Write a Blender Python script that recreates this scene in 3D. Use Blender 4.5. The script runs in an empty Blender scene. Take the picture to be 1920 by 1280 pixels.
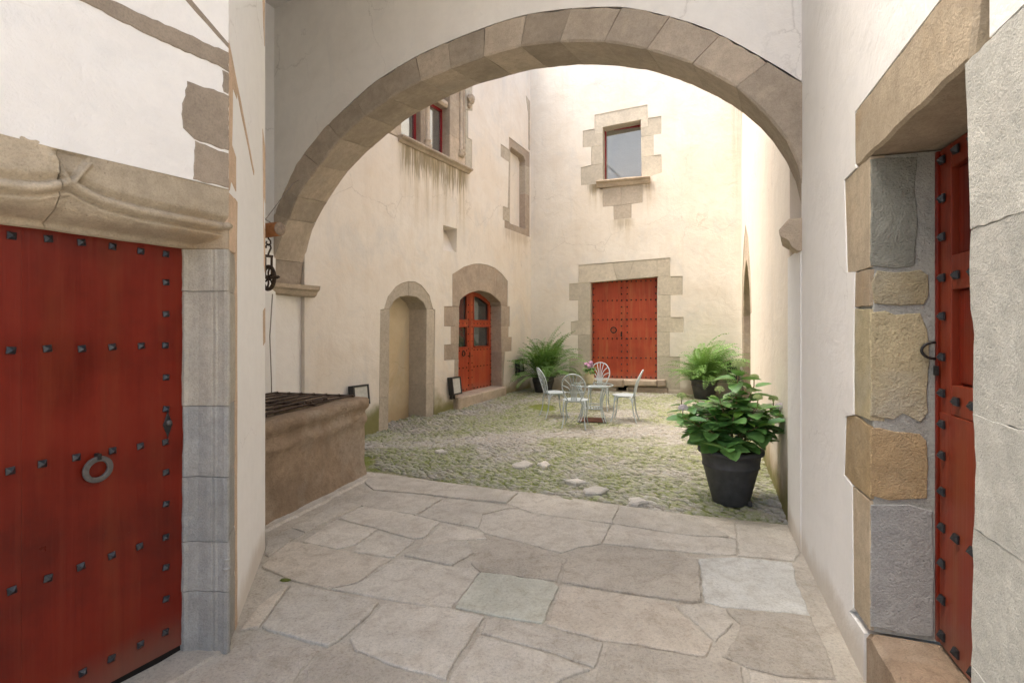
import bpy, bmesh, math, random
import numpy as np
from mathutils import Vector, Matrix, noise
from mathutils.geometry import tessellate_polygon

random.seed(7)
S = bpy.context.scene
COL = S.collection
rad = math.radians

# ------------------------------------------------------------------ camera, sky, sun, exposure
cam = bpy.data.objects.new('camera', bpy.data.cameras.new('camera'))
COL.objects.link(cam)
cam.location = (0, 0, 1.6)
cam.rotation_euler = (rad(90), 0, 0)
cam.data.sensor_width = 36
cam.data.lens = 18.375
cam.data.shift_y = -0.013
cam.data.clip_start = 0.05
cam.data.clip_end = 500
S.camera = cam

SUN_ELEV, SUN_AZ = 66, 275          # azimuth clockwise from +Y
world = bpy.data.worlds.new('World'); S.world = world
world.use_nodes = True
wn = world.node_tree
sky = wn.nodes.new('ShaderNodeTexSky'); sky.sky_type = 'NISHITA'
sky.sun_disc = False
sky.sun_elevation = rad(SUN_ELEV); sky.sun_rotation = rad(SUN_AZ)
sky.air_density = 1.0; sky.dust_density = 6.0; sky.ozone_density = 0.6
bg = wn.nodes['Background']
wn.links.new(sky.outputs[0], bg.inputs[0]); bg.inputs[1].default_value = 0.15
sl = bpy.data.lights.new('sun', 'SUN'); sl.energy = 1.3; sl.angle = rad(40); sl.color = (1, .955, .89)
so = bpy.data.objects.new('sun', sl); COL.objects.link(so)
_d = Vector((math.sin(rad(SUN_AZ)) * math.cos(rad(SUN_ELEV)), math.cos(rad(SUN_AZ)) * math.cos(rad(SUN_ELEV)), math.sin(rad(SUN_ELEV))))
so.rotation_euler = _d.to_track_quat('Z', 'Y').to_euler(); so.location = (0, 0, 20)
S.view_settings.view_transform = 'Standard'; S.view_settings.look = 'None'
S.cycles.max_bounces = 6; S.cycles.diffuse_bounces = 4; S.cycles.glossy_bounces = 3; S.cycles.transmission_bounces = 4; S.cycles.transparent_max_bounces = 4
S.cycles.caustics_reflective = False; S.cycles.caustics_refractive = False
S.view_settings.gamma = 1; S.view_settings.exposure = 1.78

# ------------------------------------------------------------------ node helpers
class NT:
    def __init__(s, name, rough=.9, spec=.2):
        s.m = bpy.data.materials.new(name); s.m.use_nodes = True
        s.t = s.m.node_tree; s.b = s.t.nodes['Principled BSDF']
        s.b.inputs['Roughness'].default_value = rough
        s.b.inputs['Specular IOR Level'].default_value = spec
        tc = s.t.nodes.new('ShaderNodeTexCoord'); s.obj = tc.outputs['Object']
        g = s.t.nodes.new('ShaderNodeNewGeometry'); s.pos = g.outputs['Position']
        oi = s.t.nodes.new('ShaderNodeObjectInfo'); s.rnd = oi.outputs['Random']
    def put(s, sock, v):
        if v is None: return
        if hasattr(v, 'links') or hasattr(v, 'is_output'): s.t.links.new(v, sock)
        elif isinstance(v, (tuple, list)):
            n = len(sock.default_value)
            sock.default_value = tuple(v) + ((1,) if n == 4 and len(v) == 3 else ())
        else: sock.default_value = v
    def math(s, op, a, b=None, c=None, clamp=False):
        n = s.t.nodes.new('ShaderNodeMath'); n.operation = op; n.use_clamp = clamp
        for i, v in enumerate((a, b, c)): s.put(n.inputs[i], v)
        return n.outputs[0]
    def vec(s, op, a, b):
        n = s.t.nodes.new('ShaderNodeVectorMath'); n.operation = op
        s.put(n.inputs[0], a); s.put(n.inputs[1], b); return n.outputs[0]
    def noise(s, v, scale, detail=4, rough=.55, out=0, dist=0):
        n = s.t.nodes.new('ShaderNodeTexNoise'); s.put(n.inputs['Vector'], v)
        n.inputs['Scale'].default_value = scale; n.inputs['Detail'].default_value = detail
        n.inputs['Roughness'].default_value = rough; n.inputs['Distortion'].default_value = dist
        return n.outputs[out]
    def voro(s, v, scale, feature='F1'):
        n = s.t.nodes.new('ShaderNodeTexVoronoi'); n.feature = feature; s.put(n.inputs['Vector'], v)
        n.inputs['Scale'].default_value = scale; return n.outputs['Distance']
    def ramp(s, f, *st):
        n = s.t.nodes.new('ShaderNodeValToRGB'); e = n.color_ramp.elements
        while len(e) < len(st): e.new(.5)
        for el, (p, c) in zip(e, st):
            el.position = p
            el.color = (c, c, c, 1) if not isinstance(c, (tuple, list)) else tuple(c) + (1,)
        s.put(n.inputs[0], f); return n.outputs[0]
    def mix(s, f, a, b, mode='MIX'):
        n = s.t.nodes.new('ShaderNodeMix'); n.data_type = 'RGBA'; n.blend_type = mode
        s.put(n.inputs[0], f); s.put(n.inputs[6], a); s.put(n.inputs[7], b); return n.outputs[2]
    def sep(s, v):
        n = s.t.nodes.new('ShaderNodeSeparateXYZ'); s.put(n.inputs[0], v); return n.outputs
    def rng(s, v, a, b, c=0., d=1.):
        n = s.t.nodes.new('ShaderNodeMapRange'); s.put(n.inputs[0], v)
        for i, x in enumerate((a, b, c, d)): n.inputs[i + 1].default_value = x
        n.interpolation_type = 'SMOOTHSTEP'
        return n.outputs[0]
    def bump(s, h, dist, strength=1., prev=None):
        n = s.t.nodes.new('ShaderNodeBump'); n.inputs['Distance'].default_value = dist
        n.inputs['Strength'].default_value = strength
        s.put(n.inputs['Height'], h)
        if prev is not None: s.t.links.new(prev, n.inputs['Normal'])
        return n.outputs[0]
    def done(s, col, nrm=None, rough=None):
        s.put(s.b.inputs['Base Color'], col)
        if nrm is not None: s.t.links.new(nrm, s.b.inputs['Normal'])
        if rough is not None: s.put(s.b.inputs['Roughness'], rough)
        return s.m

def mul(c, k): return tuple(min(1, x * k) for x in c)

def stone(name, c, var=.22, bump=.006, scale=1., pits=.5, tint=None, rough=.92, vary=.22):
    n = NT(name, rough, .15)
    off = n.math('MULTIPLY', n.rnd, 37.)
    v = n.vec('ADD', n.obj, off)
    big = n.noise(v, 3.2 * scale, 5, .6)
    mid = n.noise(v, 17 * scale, 5, .65)
    fin = n.noise(v, 120 * scale, 3, .7)
    col = n.ramp(big, (.28, mul(c, 1 - var)), (.52, c), (.75, mul(c, 1 + var * .8)))
    if tint: col = n.mix(n.ramp(n.noise(v, 1.9 * scale, 4, .6), (.5, 0.), (.68, .75)), col, tint)
    col = n.mix(n.ramp(mid, (.3, .55), (.6, 0.)), col, mul(c, .68), 'MIX')
    sp = n.ramp(fin, (.33, .72), (.5, 1.), (.68, 1.14))
    col = n.mix(.55, col, sp, 'MULTIPLY')
    r = n.math('MULTIPLY_ADD', n.rnd, vary, 1 - vary / 2)
    col = n.mix(1., col, r, 'MULTIPLY')
    h = n.math('ADD', n.math('MULTIPLY', mid, .8), n.math('MULTIPLY', fin, .5))
    if pits:
        pv = n.ramp(n.voro(v, 60 * scale), (.04, 0.), (.16, 1.))
        pm = n.ramp(n.noise(v, 9 * scale, 3), (.45, 0.), (.62, 1.))
        pit = n.math('MULTIPLY', n.math('SUBTRACT', 1., pv), pm)
        h = n.math('SUBTRACT', h, n.math('MULTIPLY', pit, pits))
        col = n.mix(n.math('MULTIPLY', pit, .35), col, mul(c, .4))
    nb = n.bump(h, bump * 2.2, 1.)
    return n.done(col, nb)

def plaster(name, c, warm, damp=None, stains=(), bump=.0024, blotch=.5, streak=.3, green=False):
    """c base, warm = ochre wash, damp=(height, amount); stains=(u0,u1,vtop,length,amount,dark)"""
    n = NT(name, .93, .12)
    v = n.obj
    x, y, z = n.sep(v)
    b1 = n.noise(v, .55, 5, .6, dist=.4); b2 = n.noise(v, 2.2, 6, .65, dist=.6); b3 = n.noise(v, 9, 5, .6)
    col = n.mix(n.ramp(b1, (.38, 0.), (.66, blotch)), c, warm)
    col = n.mix(n.ramp(b2, (.46, 0.), (.72, blotch * .75)), col, mul(warm, .9))
    sv = n.vec('MULTIPLY', v, (5.5, 5.5, .35))
    st = n.noise(sv, 1.3, 5, .62)
    col = n.mix(n.ramp(st, (.52, 0.), (.8, streak)), col, mul(warm, .82))
    col = n.mix(n.ramp(b3, (.36, .24), (.58, 0.)), col, mul(c, .87))
    scr = n.ramp(n.noise(n.vec('MULTIPLY', v, (3, 3, 9)), 2.2, 6, .7, dist=1.2), (.66, 0.), (.74, .3))
    col = n.mix(scr, col, mul(warm, .86))
    wp = n.noise(n.vec('MULTIPLY', v, (1., 1., .7)), 1.35, 7, .7, dist=.9)
    col = n.mix(n.ramp(wp, (.51, 0.), (.68, min(.9, blotch * 1.1))), col, mul((c[0] * .96, c[1] * .985, c[2] * 1.02), .83))
    ck = n.voro(n.vec('ADD', v, n.math('MULTIPLY', n.noise(v, 2.5, 5, .6), .5)), .8, 'DISTANCE_TO_EDGE')
    crk = n.math('MULTIPLY', n.ramp(ck, (.0015, 1.), (.005, 0.)), n.ramp(n.noise(v, .7, 3), (.5, 0.), (.62, .5)))
    col = n.mix(crk, col, mul(warm, .55))
    for (u0, u1, vt, ln, am, dark) in stains:
        mu = n.math('MULTIPLY', n.rng(x, u0 - .12, u0 + .15), n.rng(x, u1 + .12, u1 - .15))
        below = n.rng(z, vt + .02, vt - .01)
        ss = n.noise(n.vec('MULTIPLY', v, (6, 6, .3)), 1.15, 5, .66)
        ss2 = n.noise(n.vec('MULTIPLY', v, (14, 14, 1.3)), 1.2, 5, .65)
        fall = n.rng(n.math('ADD', z, n.math('MULTIPLY', n.math('SUBTRACT', ss, .5), ln * 1.5)), vt - ln, vt)
        m1 = n.math('MULTIPLY', n.math('MULTIPLY', mu, below), fall)
        col = n.mix(n.math('MULTIPLY', n.math('MULTIPLY', m1, n.ramp(ss, (.4, 0.), (.62, 1.))), am), col, (.49, .40, .25))
        f2 = n.rng(n.math('ADD', z, n.math('MULTIPLY', n.math('SUBTRACT', ss2, .5), ln * .8)), vt - ln * .36, vt - ln * .10)
        m2 = n.math('MULTIPLY', n.math('MULTIPLY', n.math('MULTIPLY', mu, below), f2), n.ramp(ss2, (.32, 0.), (.5, 1.)))
        col = n.mix(n.math('MULTIPLY', m2, am), col, dark)
    if damp:
        hh, am = damp
        zz = n.math('ADD', z, n.math('MULTIPLY', n.math('SUBTRACT', b2, .5), -hh * 1.6))
        col = n.mix(n.math('MULTIPLY', n.rng(zz, hh, 0.05), am), col, (.40, .30, .17))
        if green:
            gz = n.math('ADD', z, n.math('MULTIPLY', n.math('SUBTRACT', n.noise(v, 1.1, 5, .6), .5), -1.1))
            col = n.mix(n.rng(gz, .36, .06, 0, .85), col, (.20, .20, .07))
    h = n.math('ADD', n.math('MULTIPLY', b2, 2.2), n.math('ADD', n.math('MULTIPLY', b3, .7), n.math('MULTIPLY', n.noise(v, 55, 4, .7), .35)))
    nb = n.bump(h, bump * 3, 1.)
    return n.done(col, nb)

def simple(name, c, rough=.5, spec=.5, metal=0., var=.12, scale=20., bump=.0):
    n = NT(name, rough, spec); n.b.inputs['Metallic'].default_value = metal
    v = n.vec('ADD', n.obj, n.math('MULTIPLY', n.rnd, 11.))
    nz = n.noise(v, scale, 5, .6)
    col = n.ramp(nz, (.3, mul(c, 1 - var)), (.7, mul(c, 1 + var)))
    return n.done(col, n.bump(nz, bump) if bump else None)

def redpaint(name, c, rough=.42, grain=1., var=.25, groove=.35, spec=.4):
    n = NT(name, rough, spec)
    g = n.noise(n.vec('MULTIPLY', n.obj, (30, 30, .7)), 1., 6, .7)
    sk = n.noise(n.vec('MULTIPLY', n.obj, (9, 9, .8)), 1., 4, .6)
    bl = n.noise(n.obj, 2.3, 5, .6)
    fine = n.noise(n.obj, 40, 4, .7)
    col = n.ramp(bl, (.3, mul(c, 1 - var)), (.55, c), (.75, (min(1, c[0] * 1.12), c[1] * 1.5, c[2] * 1.45)))
    col = n.mix(n.ramp(g, (.5, 0.), (.74, .3)), col, (c[0] * 1.15, c[1] * 2.4 + .01, c[2] * 2.2 + .01))
    col = n.mix(n.ramp(g, (.28, .45), (.45, 0.)), col, mul(c, .5))
    col = n.mix(n.ramp(sk, (.5, 0.), (.72, .55)), col, (c[0] * 1.1, c[1] * 2.6 + .004, c[2] * 2.4 + .003))
    zf = n.rng(n.math('ADD', n.sep(n.obj)[2], n.math('MULTIPLY', bl, .25)), .34, .10)
    col = n.mix(n.math('MULTIPLY', zf, .28), col, (.30, .21, .15))
    col = n.mix(n.ramp(fine, (.7, 0.), (.78, .35)), col, (.4, .26, .17))
    pl = n.math('ABSOLUTE', n.math('SUBTRACT', n.math('FRACT', n.math('MULTIPLY', n.sep(n.obj)[0], 4.6)), .5))
    grv = n.rng(pl, .0, .012)
    h = n.math('ADD', n.math('MULTIPLY', g, grain), n.math('MULTIPLY', grv, groove))
    return n.done(col, n.bump(h, .0022), n.ramp(bl, (.3, rough - .1), (.7, rough + .12)))

# ------------------------------------------------------------------ materials
CREAM = (.82, .775, .685); OCH = (.73, .635, .505)
M = {}
M['wall_left'] = plaster('plaster_left', (.80, .745, .665), (.73, .62, .49), (.42, .8),
    [(1.95, 4.0, 4.72, 1.6, .66, (.13, .095, .03)), (5.5, 6.7, 3.87, .8, .35, (.4, .3, .2))], green=True, blotch=.58)
M['wall_back'] = plaster('plaster_back', CREAM, OCH, (.4, .6),
    [(1.45, 1.8, 5.05, .75, .8, (.16, .12, .06)), (2.72, 2.95, 4.98, .8, .6, (.22, .16, .09)), (2.05, 2.5, 4.16, .7, .45, (.3, .24, .14)), (4.66, 5.2, 8.2, 4.6, .9, (.13, .11, .08))], blotch=.55)
M['wall_right'] = plaster('plaster_right', (.81, .745, .645), (.75, .645, .52), (.5, .8), [(0., .5, 7.0, 4.5, .7, (.09, .08, .06))], green=True, blotch=.3)
M['white'] = plaster('plaster_white', (.85, .825, .78), (.76, .70, .63), (.22, .4), blotch=.34, streak=.1, bump=.0028)
M['white_clean'] = plaster('plaster_white_clean', (.88, .87, .84), (.80, .76, .70), (.2, .38), blotch=.12, streak=.06, bump=.0022)
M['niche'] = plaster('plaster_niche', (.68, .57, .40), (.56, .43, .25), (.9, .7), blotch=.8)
M['arch'] = stone('stone_arch', (.47, .395, .31), .22, .006, tint=(.40, .35, .29), vary=.34)
M['pale'] = stone('stone_pale', (.60, .545, .44), .14, .003, pits=.4, tint=(.66, .6, .48))
M['dbrown'] = stone('stone_brown', (.45, .365, .285), .2, .005, tint=(.4, .36, .3))
M['granite'] = stone('stone_granite', (.52, .455, .365), .15, .004, pits=.9, scale=1.2)
M['goth'] = stone('stone_gothic', (.53, .44, .335), .2, .005, tint=(.35, .27, .2))
M['jamb'] = stone('stone_jamb', (.40, .385, .345), .16, .003, pits=.6, tint=(.34, .35, .335))
M['jambw'] = stone('stone_jamb_warm', (.45, .41, .335), .18, .003, pits=.6, tint=(.40, .385, .33))
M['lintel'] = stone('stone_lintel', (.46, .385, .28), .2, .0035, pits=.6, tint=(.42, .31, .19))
M['patch'] = stone('stone_patch', (.34, .28, .215), .15, .003, pits=.4)
M['peach'] = stone('stone_peach', (.64, .48, .34), .12, .003, pits=.3)
M['rgrey'] = stone('stone_greygreen', (.30, .305, .26), .3, .010, pits=.5, tint=(.37, .38, .335))
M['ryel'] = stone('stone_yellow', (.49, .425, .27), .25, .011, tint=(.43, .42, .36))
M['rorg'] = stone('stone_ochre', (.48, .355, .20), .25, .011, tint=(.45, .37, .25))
M['rblue'] = stone('stone_bluegrey', (.37, .37, .35), .22, .006, tint=(.31, .32, .31))
M['rlight'] = stone('stone_light', (.54, .54, .49), .22, .0034, tint=(.53, .52, .47), scale=1.6)
M['mortar'] = stone('mortar_grey', (.42, .425, .385), .18, .006, tint=(.36, .37, .33))
M['well'] = stone('stone_well', (.45, .335, .23), .26, .020, tint=(.54, .45, .35), pits=.9)
FC = {'n': (.585, .545, .465), 'w': (.62, .575, .49), 'r': (.53, .485, .405), 'p': (.60, .54, .445), 'g': (.50, .50, .42), 'b': (.60, .595, .54)}
def flagmat(name, c, bump, rough_amt):
    n = NT(name, .86, .2)
    v = n.vec('ADD', n.pos, n.math('MULTIPLY', n.rnd, 0.))
    big = n.noise(v, 1.7, 6, .62, dist=.5); mid = n.noise(v, 8.5, 6, .68, dist=.4); fin = n.noise(v, 70, 5, .72); gr = n.noise(v, 230, 2, .6)
    col = n.ramp(big, (.3, mul(c, .84)), (.5, c), (.72, mul(c, 1.13)))
    col = n.mix(n.ramp(mid, (.34, .75), (.52, 0.)), col, mul((c[0], c[1] * .95, c[2] * .9), .76))
    col = n.mix(n.ramp(mid, (.56, 0.), (.72, .5)), col, mul((c[0] * .98, c[1], c[2] * 1.06), 1.17))
    col = n.mix(.8, col, n.ramp(fin, (.32, .68), (.47, .98), (.7, 1.14)), 'MULTIPLY')
    col = n.mix(.45, col, n.ramp(gr, (.3, .7), (.6, 1.1)), 'MULTIPLY')
    r = n.math('MULTIPLY_ADD', n.rnd, .16, .92); col = n.mix(1., col, r, 'MULTIPLY')
    # dark flaws and pits
    pv = n.ramp(n.voro(n.vec('ADD', v, n.noise(v, 12, 3, .6, out=1)), 16), (.03, 1.), (.13, 0.))
    pit = n.math('MULTIPLY', pv, n.ramp(n.noise(v, 3.1, 4), (.50, 0.), (.63, 1.)))
    col = n.mix(n.math('MULTIPLY', pit, .5), col, mul(c, .42))
    h = n.math('ADD', n.math('ADD', n.math('MULTIPLY', mid, 1.1), n.math('MULTIPLY', fin, .45)), n.math('MULTIPLY', pit, -.6))
    return n.done(col, n.bump(h, bump, 1.))
for k, c in FC.items():
    M['flag_' + k] = flagmat('flagstone_' + k, c, {'r': .026, 'g': .005, 'b': .004}.get(k, .014), 1.)
M['bed'] = flagmat('sand_mortar', (.55, .505, .42), .018, 1.)
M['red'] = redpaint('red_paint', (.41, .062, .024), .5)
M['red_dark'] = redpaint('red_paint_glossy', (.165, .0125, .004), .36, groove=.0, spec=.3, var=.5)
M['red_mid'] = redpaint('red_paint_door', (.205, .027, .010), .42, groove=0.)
M['step'] = stone('stone_step', (.33, .245, .17), .3, .008, tint=(.42, .35, .27))
M['red_frame'] = redpaint('red_paint_window', (.26, .012, .016), .4)
M['iron'] = simple('black_iron', (.035, .034, .033), .5, .5, .6, .3, 60, .001)
M['iron_blue'] = simple('dark_iron_studs', (.05, .054, .06), .38, .6, .7, .3, 60, .001)
M['rust'] = simple('rusty_iron', (.075, .052, .038), .7, .3, .4, .4, 40, .001)
M['ringgrey'] = simple('grey_iron_ring', (.13, .12, .11), .55, .4, .5, .2, 50, .001)
M['chair'] = simple('pale_painted_iron', (.47, .53, .545), .42, .5, 0, .08, 30, .0005)
M['pot'] = simple('dark_resin_pot', (.058, .060, .064), .5, .45, 0, .25, 14, .001)
M['soil'] = stone('soil', (.10, .07, .045), .3, .02)
M['lampbody'] = simple('black_lamp', (.022, .022, .023), .45, .5)
M['lampdark'] = simple('lamp_glass_dark', (.06, .065, .06), .1, .6)
M['lampglass'] = simple('lamp_glass', (.55, .55, .50), .12, .6)
M['wood'] = simple('wood_beam', (.33, .135, .05), .6, .3, 0, .3, 14, .002)
M['woodend'] = simple('wood_end_grain', (.30, .235, .18), .8, .2, 0, .3, 26, .003)
M['plate'] = simple('brown_plate', (.17, .075, .05), .6, .3, 0, .2, 9)
M['vase'] = simple('cream_glaze', (.66, .57, .36), .25, .5, 0, .12, 12)
M['flower'] = simple('mauve_petals', (.46, .27, .38), .7, .2, 0, .25, 60)
M['mortarc'] = stone('pale_mortar', (.62, .59, .53), .15, .01)
M['dark'] = simple('dark_void', (.02, .018, .016), .9, .1)
M['wire'] = simple('wire', (.30, .27, .24), .6, .3)

def glassmat(name, base, f=.3):
    n = NT(name, .6, .3); t = n.t
    n.put(n.b.inputs['Base Color'], base)
    gl = t.nodes.new('ShaderNodeBsdfGlossy'); gl.inputs['Roughness'].default_value = .03
    gl.inputs['Color'].default_value = (.9, .95, .95, 1)
    mx = t.nodes.new('ShaderNodeMixShader'); mx.inputs[0].default_value = f
    t.links.new(n.b.outputs[0], mx.inputs[1]); t.links.new(gl.outputs[0], mx.inputs[2])
    t.links.new(mx.outputs[0], t.nodes['Material Output'].inputs[0])
    return n.m
M['pane'] = glassmat('window_glass', (.10, .105, .10), .46)
M['pane_dark'] = glassmat('door_glass', (.02, .03, .035), .22)
_g = NT('clear_glass', .05, .5)
_tr = _g.t.nodes.new('ShaderNodeBsdfTransparent'); _tr.inputs[0].default_value = (.95, .98, .97, 1)
_gl = _g.t.nodes.new('ShaderNodeBsdfGlossy'); _gl.inputs['Roughness'].default_value = .03
_mx = _g.t.nodes.new('ShaderNodeMixShader'); _mx.inputs[0].default_value = .16
_g.t.links.new(_tr.outputs[0], _mx.inputs[1]); _g.t.links.new(_gl.outputs[0], _mx.inputs[2])
_g.t.links.new(_mx.outputs[0], _g.t.nodes['Material Output'].inputs[0])
M['clear'] = _g.m

def leafmat(name, c1, c2, rough=.4):
    n = NT(name, rough, .4)
    nz = n.noise(n.vec('ADD', n.obj, n.math('MULTIPLY', n.rnd, 9.)), 16, 3)
    col = n.mix(n.rnd, c1, c2)
    col = n.mix(n.ramp(nz, (.4, .0), (.7, .35)), col, mul(c2, 1.25))
    n.b.inputs['Subsurface Weight'].default_value = 0
    n.b.inputs['Transmission Weight'].default_value = 0
    tr = n.t.nodes.new('ShaderNodeBsdfTranslucent'); n.put(tr.inputs[0], n.mix(.6, col, (.20, .30, .04)))
    mx = n.t.nodes.new('ShaderNodeMixShader'); mx.inputs[0].default_value = .25
    m = n.done(col, n.bump(nz, .002))
    n.t.links.new(n.b.outputs[0], mx.inputs[1]); n.t.links.new(tr.outputs[0], mx.inputs[2])
    n.t.links.new(mx.outputs[0], n.t.nodes['Material Output'].inputs[0])
    return m
M['hyd'] = leafmat('hydrangea_leaf', (.085, .24, .06), (.21, .41, .13), .30)
M['hydnew'] = leafmat('hydrangea_young_leaf', (.24, .43, .07), (.17, .34, .06), .38)
M['fern'] = leafmat('fern_frond', (.115, .25, .055), (.21, .38, .105), .5)
M['stem'] = simple('plant_stem', (.22, .17, .09), .7, .2)
M['bloom'] = simple('green_florets', (.42, .50, .22), .7, .2, 0, .25, 80)
M['bloomp'] = simple('pale_florets', (.66, .60, .62), .7, .2, 0, .2, 80)

# cobbles and moss share one position-based mix
def mossmask(n):
    p = n.vec('MULTIPLY', n.pos, (1., 1., 0.))
    a = n.noise(p, .8, 5, .62, dist=.6); b = n.noise(p, 4.2, 5, .68, dist=.4)
    s = n.math('ADD', n.math('MULTIPLY', a, .62), n.math('MULTIPLY', b, .38))
    x, y, z = n.sep(n.pos)
    # worn track across the yard from the niche to the table: feet keep the moss off
    tr = n.math('ABSOLUTE', n.math('SUBTRACT', y, n.math('MULTIPLY_ADD', x, .22, 7.75)))
    s = n.math('SUBTRACT', s, n.rng(tr, .6, .1, 0., .12))
    return n.rng(s, .37, .55), b
def cobblemat():
    n = NT('cobble_stone', .85, .2)
    ms, b = mossmask(n)
    base = n.ramp(n.rnd, (0., (.40, .37, .32)), (.4, (.50, .47, .41)), (.75, (.45, .44, .41)), (1., (.60, .57, .52)))
    f = n.noise(n.pos, 60, 4, .65); g = n.noise(n.pos, 11, 4, .6)
    base = n.mix(n.ramp(g, (.35, .5), (.65, 0.)), base, (.36, .32, .26))
    base = n.mix(n.ramp(n.noise(n.pos, 21, 3, .5), (.6, 0.), (.7, .7)), base, (.62, .60, .55))
    col = n.mix(n.ramp(f, (.35, .4), (.6, 0.)), base, (.25, .22, .17))
    mo = n.math('MULTIPLY', ms, n.ramp(n.noise(n.pos, 17, 4, .65), (.36, .1), (.60, 1.)))
    col = n.mix(n.math('MULTIPLY', mo, .85), col, n.mix(f, (.17, .21, .055), (.33, .37, .13)))
    return n.done(col, n.bump(f, .005))
def mossground():
    n = NT('mossy_earth', .95, .1)
    ms, b = mossmask(n)
    f = n.noise(n.pos, 38, 6, .72)
    dust = n.ramp(f, (.3, (.33, .28, .21)), (.7, (.55, .50, .42)))
    moss = n.ramp(f, (.3, (.11, .14, .03)), (.7, (.30, .34, .10)))
    col = n.mix(ms, dust, moss)
    return n.done(col, n.bump(n.math('ADD', f, b), .03))
M['cobble'] = cobblemat(); M['mossground'] = mossground()

# ------------------------------------------------------------------ object helpers
def mesh(name, vs, fs, mats=None, smooth=False):
    me = bpy.data.meshes.new(name); me.from_pydata([tuple(v) for v in vs], [], fs); me.update()
    if smooth: me.polygons.foreach_set('use_smooth', [True] * len(me.polygons))
    if mats is not None:
        for m in (mats if isinstance(mats, (list, tuple)) else [mats]): me.materials.append(M[m] if isinstance(m, str) else m)
    return me
def link(name, me, parent=None, mw=None, label=None, cat=None, group=None, kind=None):
    o = bpy.data.objects.new(name, me); COL.objects.link(o)
    if parent is not None: o.parent = parent
    if mw is not None: o.matrix_local = mw
    tag(o, label, cat, group, kind); return o
def tag(o, label=None, cat=None, group=None, kind=None):
    if cat and not kind: kind = 'thing'
    for k, v in (('label', label), ('category', cat), ('group', group), ('kind', kind)):
        if v: o[k] = v
    return o
def empty(name, mw, label, cat, group=None):
    o = link(name, None, None, mw, label, cat, group); o.empty_display_size = .1; return o

def area(p): return sum(p[i][0] * p[(i + 1) % len(p)][1] - p[(i + 1) % len(p)][0] * p[i][1] for i in range(len(p))) / 2
def ccw(p): p = [tuple(q) for q in p]; return p if area(p) > 0 else p[::-1]
def inset(p, d):
    out = []; n = len(p)
    for i in range(n):
        a, b, c = Vector(p[i - 1]), Vector(p[i]), Vector(p[(i + 1) % n])
        e1 = (b - a); e2 = (c - b)
        if e1.length < 1e-6 or e2.length < 1e-6: out.append(tuple(b)); continue
        e1.normalize(); e2.normalize()
        n1 = Vector((-e1.y, e1.x)); n2 = Vector((-e2.y, e2.x)); m = n1 + n2
        k = m.length
        if k < .3: out.append(tuple(b + n1 * d)); continue
        m /= k; out.append(tuple(b + m * d / max(.5, m.dot(n1))))
    return out
def rough_edge(p, seg, jit, rs):
    out = []
    for i in range(len(p)):
        a, b = Vector(p[i]), Vector(p[(i + 1) % len(p)]); L = (b - a).length
        k = max(1, int(L / seg)); t = (b - a) / max(L, 1e-6); nn = Vector((-t.y, t.x))
        for j in range(k):
            q = a + (b - a) * (j / k)
            q = q + nn * rs.uniform(-jit, jit) + t * (rs.uniform(-jit, jit))
            out.append(tuple(q))
    return out
WALLMAP = lambda u, v, d: (u, d, v)
FLOORMAP = lambda u, v, d: (u, v, -d)
def slab_mesh(name, poly, d0, d1, mat, bev=.006, seg=.12, jit=.003, fmap=WALLMAP, seed=None, wob=0.):
    rs = random.Random(seed if seed is not None else repr(poly[0]) + name)
    p = rough_edge(ccw(poly), seg, jit, rs)
    q = inset(p, bev); n = len(p)
    tilt = (rs.uniform(-wob, wob), rs.uniform(-wob, wob)); cx = sum(a for a, b in p) / n; cy = sum(b for a, b in p) / n
    dz = lambda a, b: (a - cx) * tilt[0] + (b - cy) * tilt[1]
    vs = [fmap(a, b, d1) for a, b in p] + [fmap(a, b, d0 + bev + dz(a, b)) for a, b in p] + [fmap(a, b, d0 + dz(a, b)) for a, b in q]
    flip = fmap is FLOORMAP
    fs = []
    for i in range(n):
        j = (i + 1) % n
        for o in (0, n):
            fs.append((o + i, o + j, o + n + j, o + n + i))
    tri = tessellate_polygon([[Vector((a, b, 0)) for a, b in q]])
    for t in tri:
        a, b, c = t
        if area([q[a], q[b], q[c]]) < 0: a, b, c = c, b, a
        fs.append((2 * n + a, 2 * n + b, 2 * n + c))
    if flip: pass
    return mesh(name, vs, fs, mat)
def slab(name, poly, d0, d1, mat, parent, **k):
    lab = k.pop('label', None)
    return link(name, slab_mesh(name, poly, d0, d1, mat, **k), parent, label=lab)

def plate_mesh(name, outer, holes, thick, mats, revs=True, grid=None):
    """wall plate: front at depth 0 with real holes, back at depth thick"""
    loops = [ccw(outer)] + [ccw(h)[::-1] for h in holes]
    flat = [p for l in loops for p in l]; n = len(flat)
    tri = tessellate_polygon([[Vector((a, b, 0)) for a, b in l] for l in loops])
    vs = [(a, 0, b) for a, b in flat] + [(a, thick, b) for a, b in flat]; fs = []
    for a, b, c in tri:
        if area([flat[a], flat[b], flat[c]]) < 0: a, b, c = c, b, a
        fs.append((a, b, c)); fs.append((n + c, n + b, n + a))
    o = 0
    for l in loops:
        k = len(l)
        for i in range(k):
            j = (i + 1) % k
            fs.append((o + j, o + i, n + o + i, n + o + j))
        o += k
    return mesh(name, vs, fs, mats)
def box_mesh(name, lo, hi, mat, bev=.0):
    bm = bmesh.new(); bmesh.ops.create_cube(bm, size=1)
    for v in bm.verts: v.co = Vector([lo[i] + (v.co[i] + .5) * (hi[i] - lo[i]) for i in range(3)])
    if bev: bmesh.ops.bevel(bm, geom=bm.edges[:], offset=bev, segments=2, profile=.6, affect='EDGES')
    me = bpy.data.meshes.new(name); bm.to_mesh(me); bm.free()
    me.materials.append(M[mat] if isinstance(mat, str) else mat); return me
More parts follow.
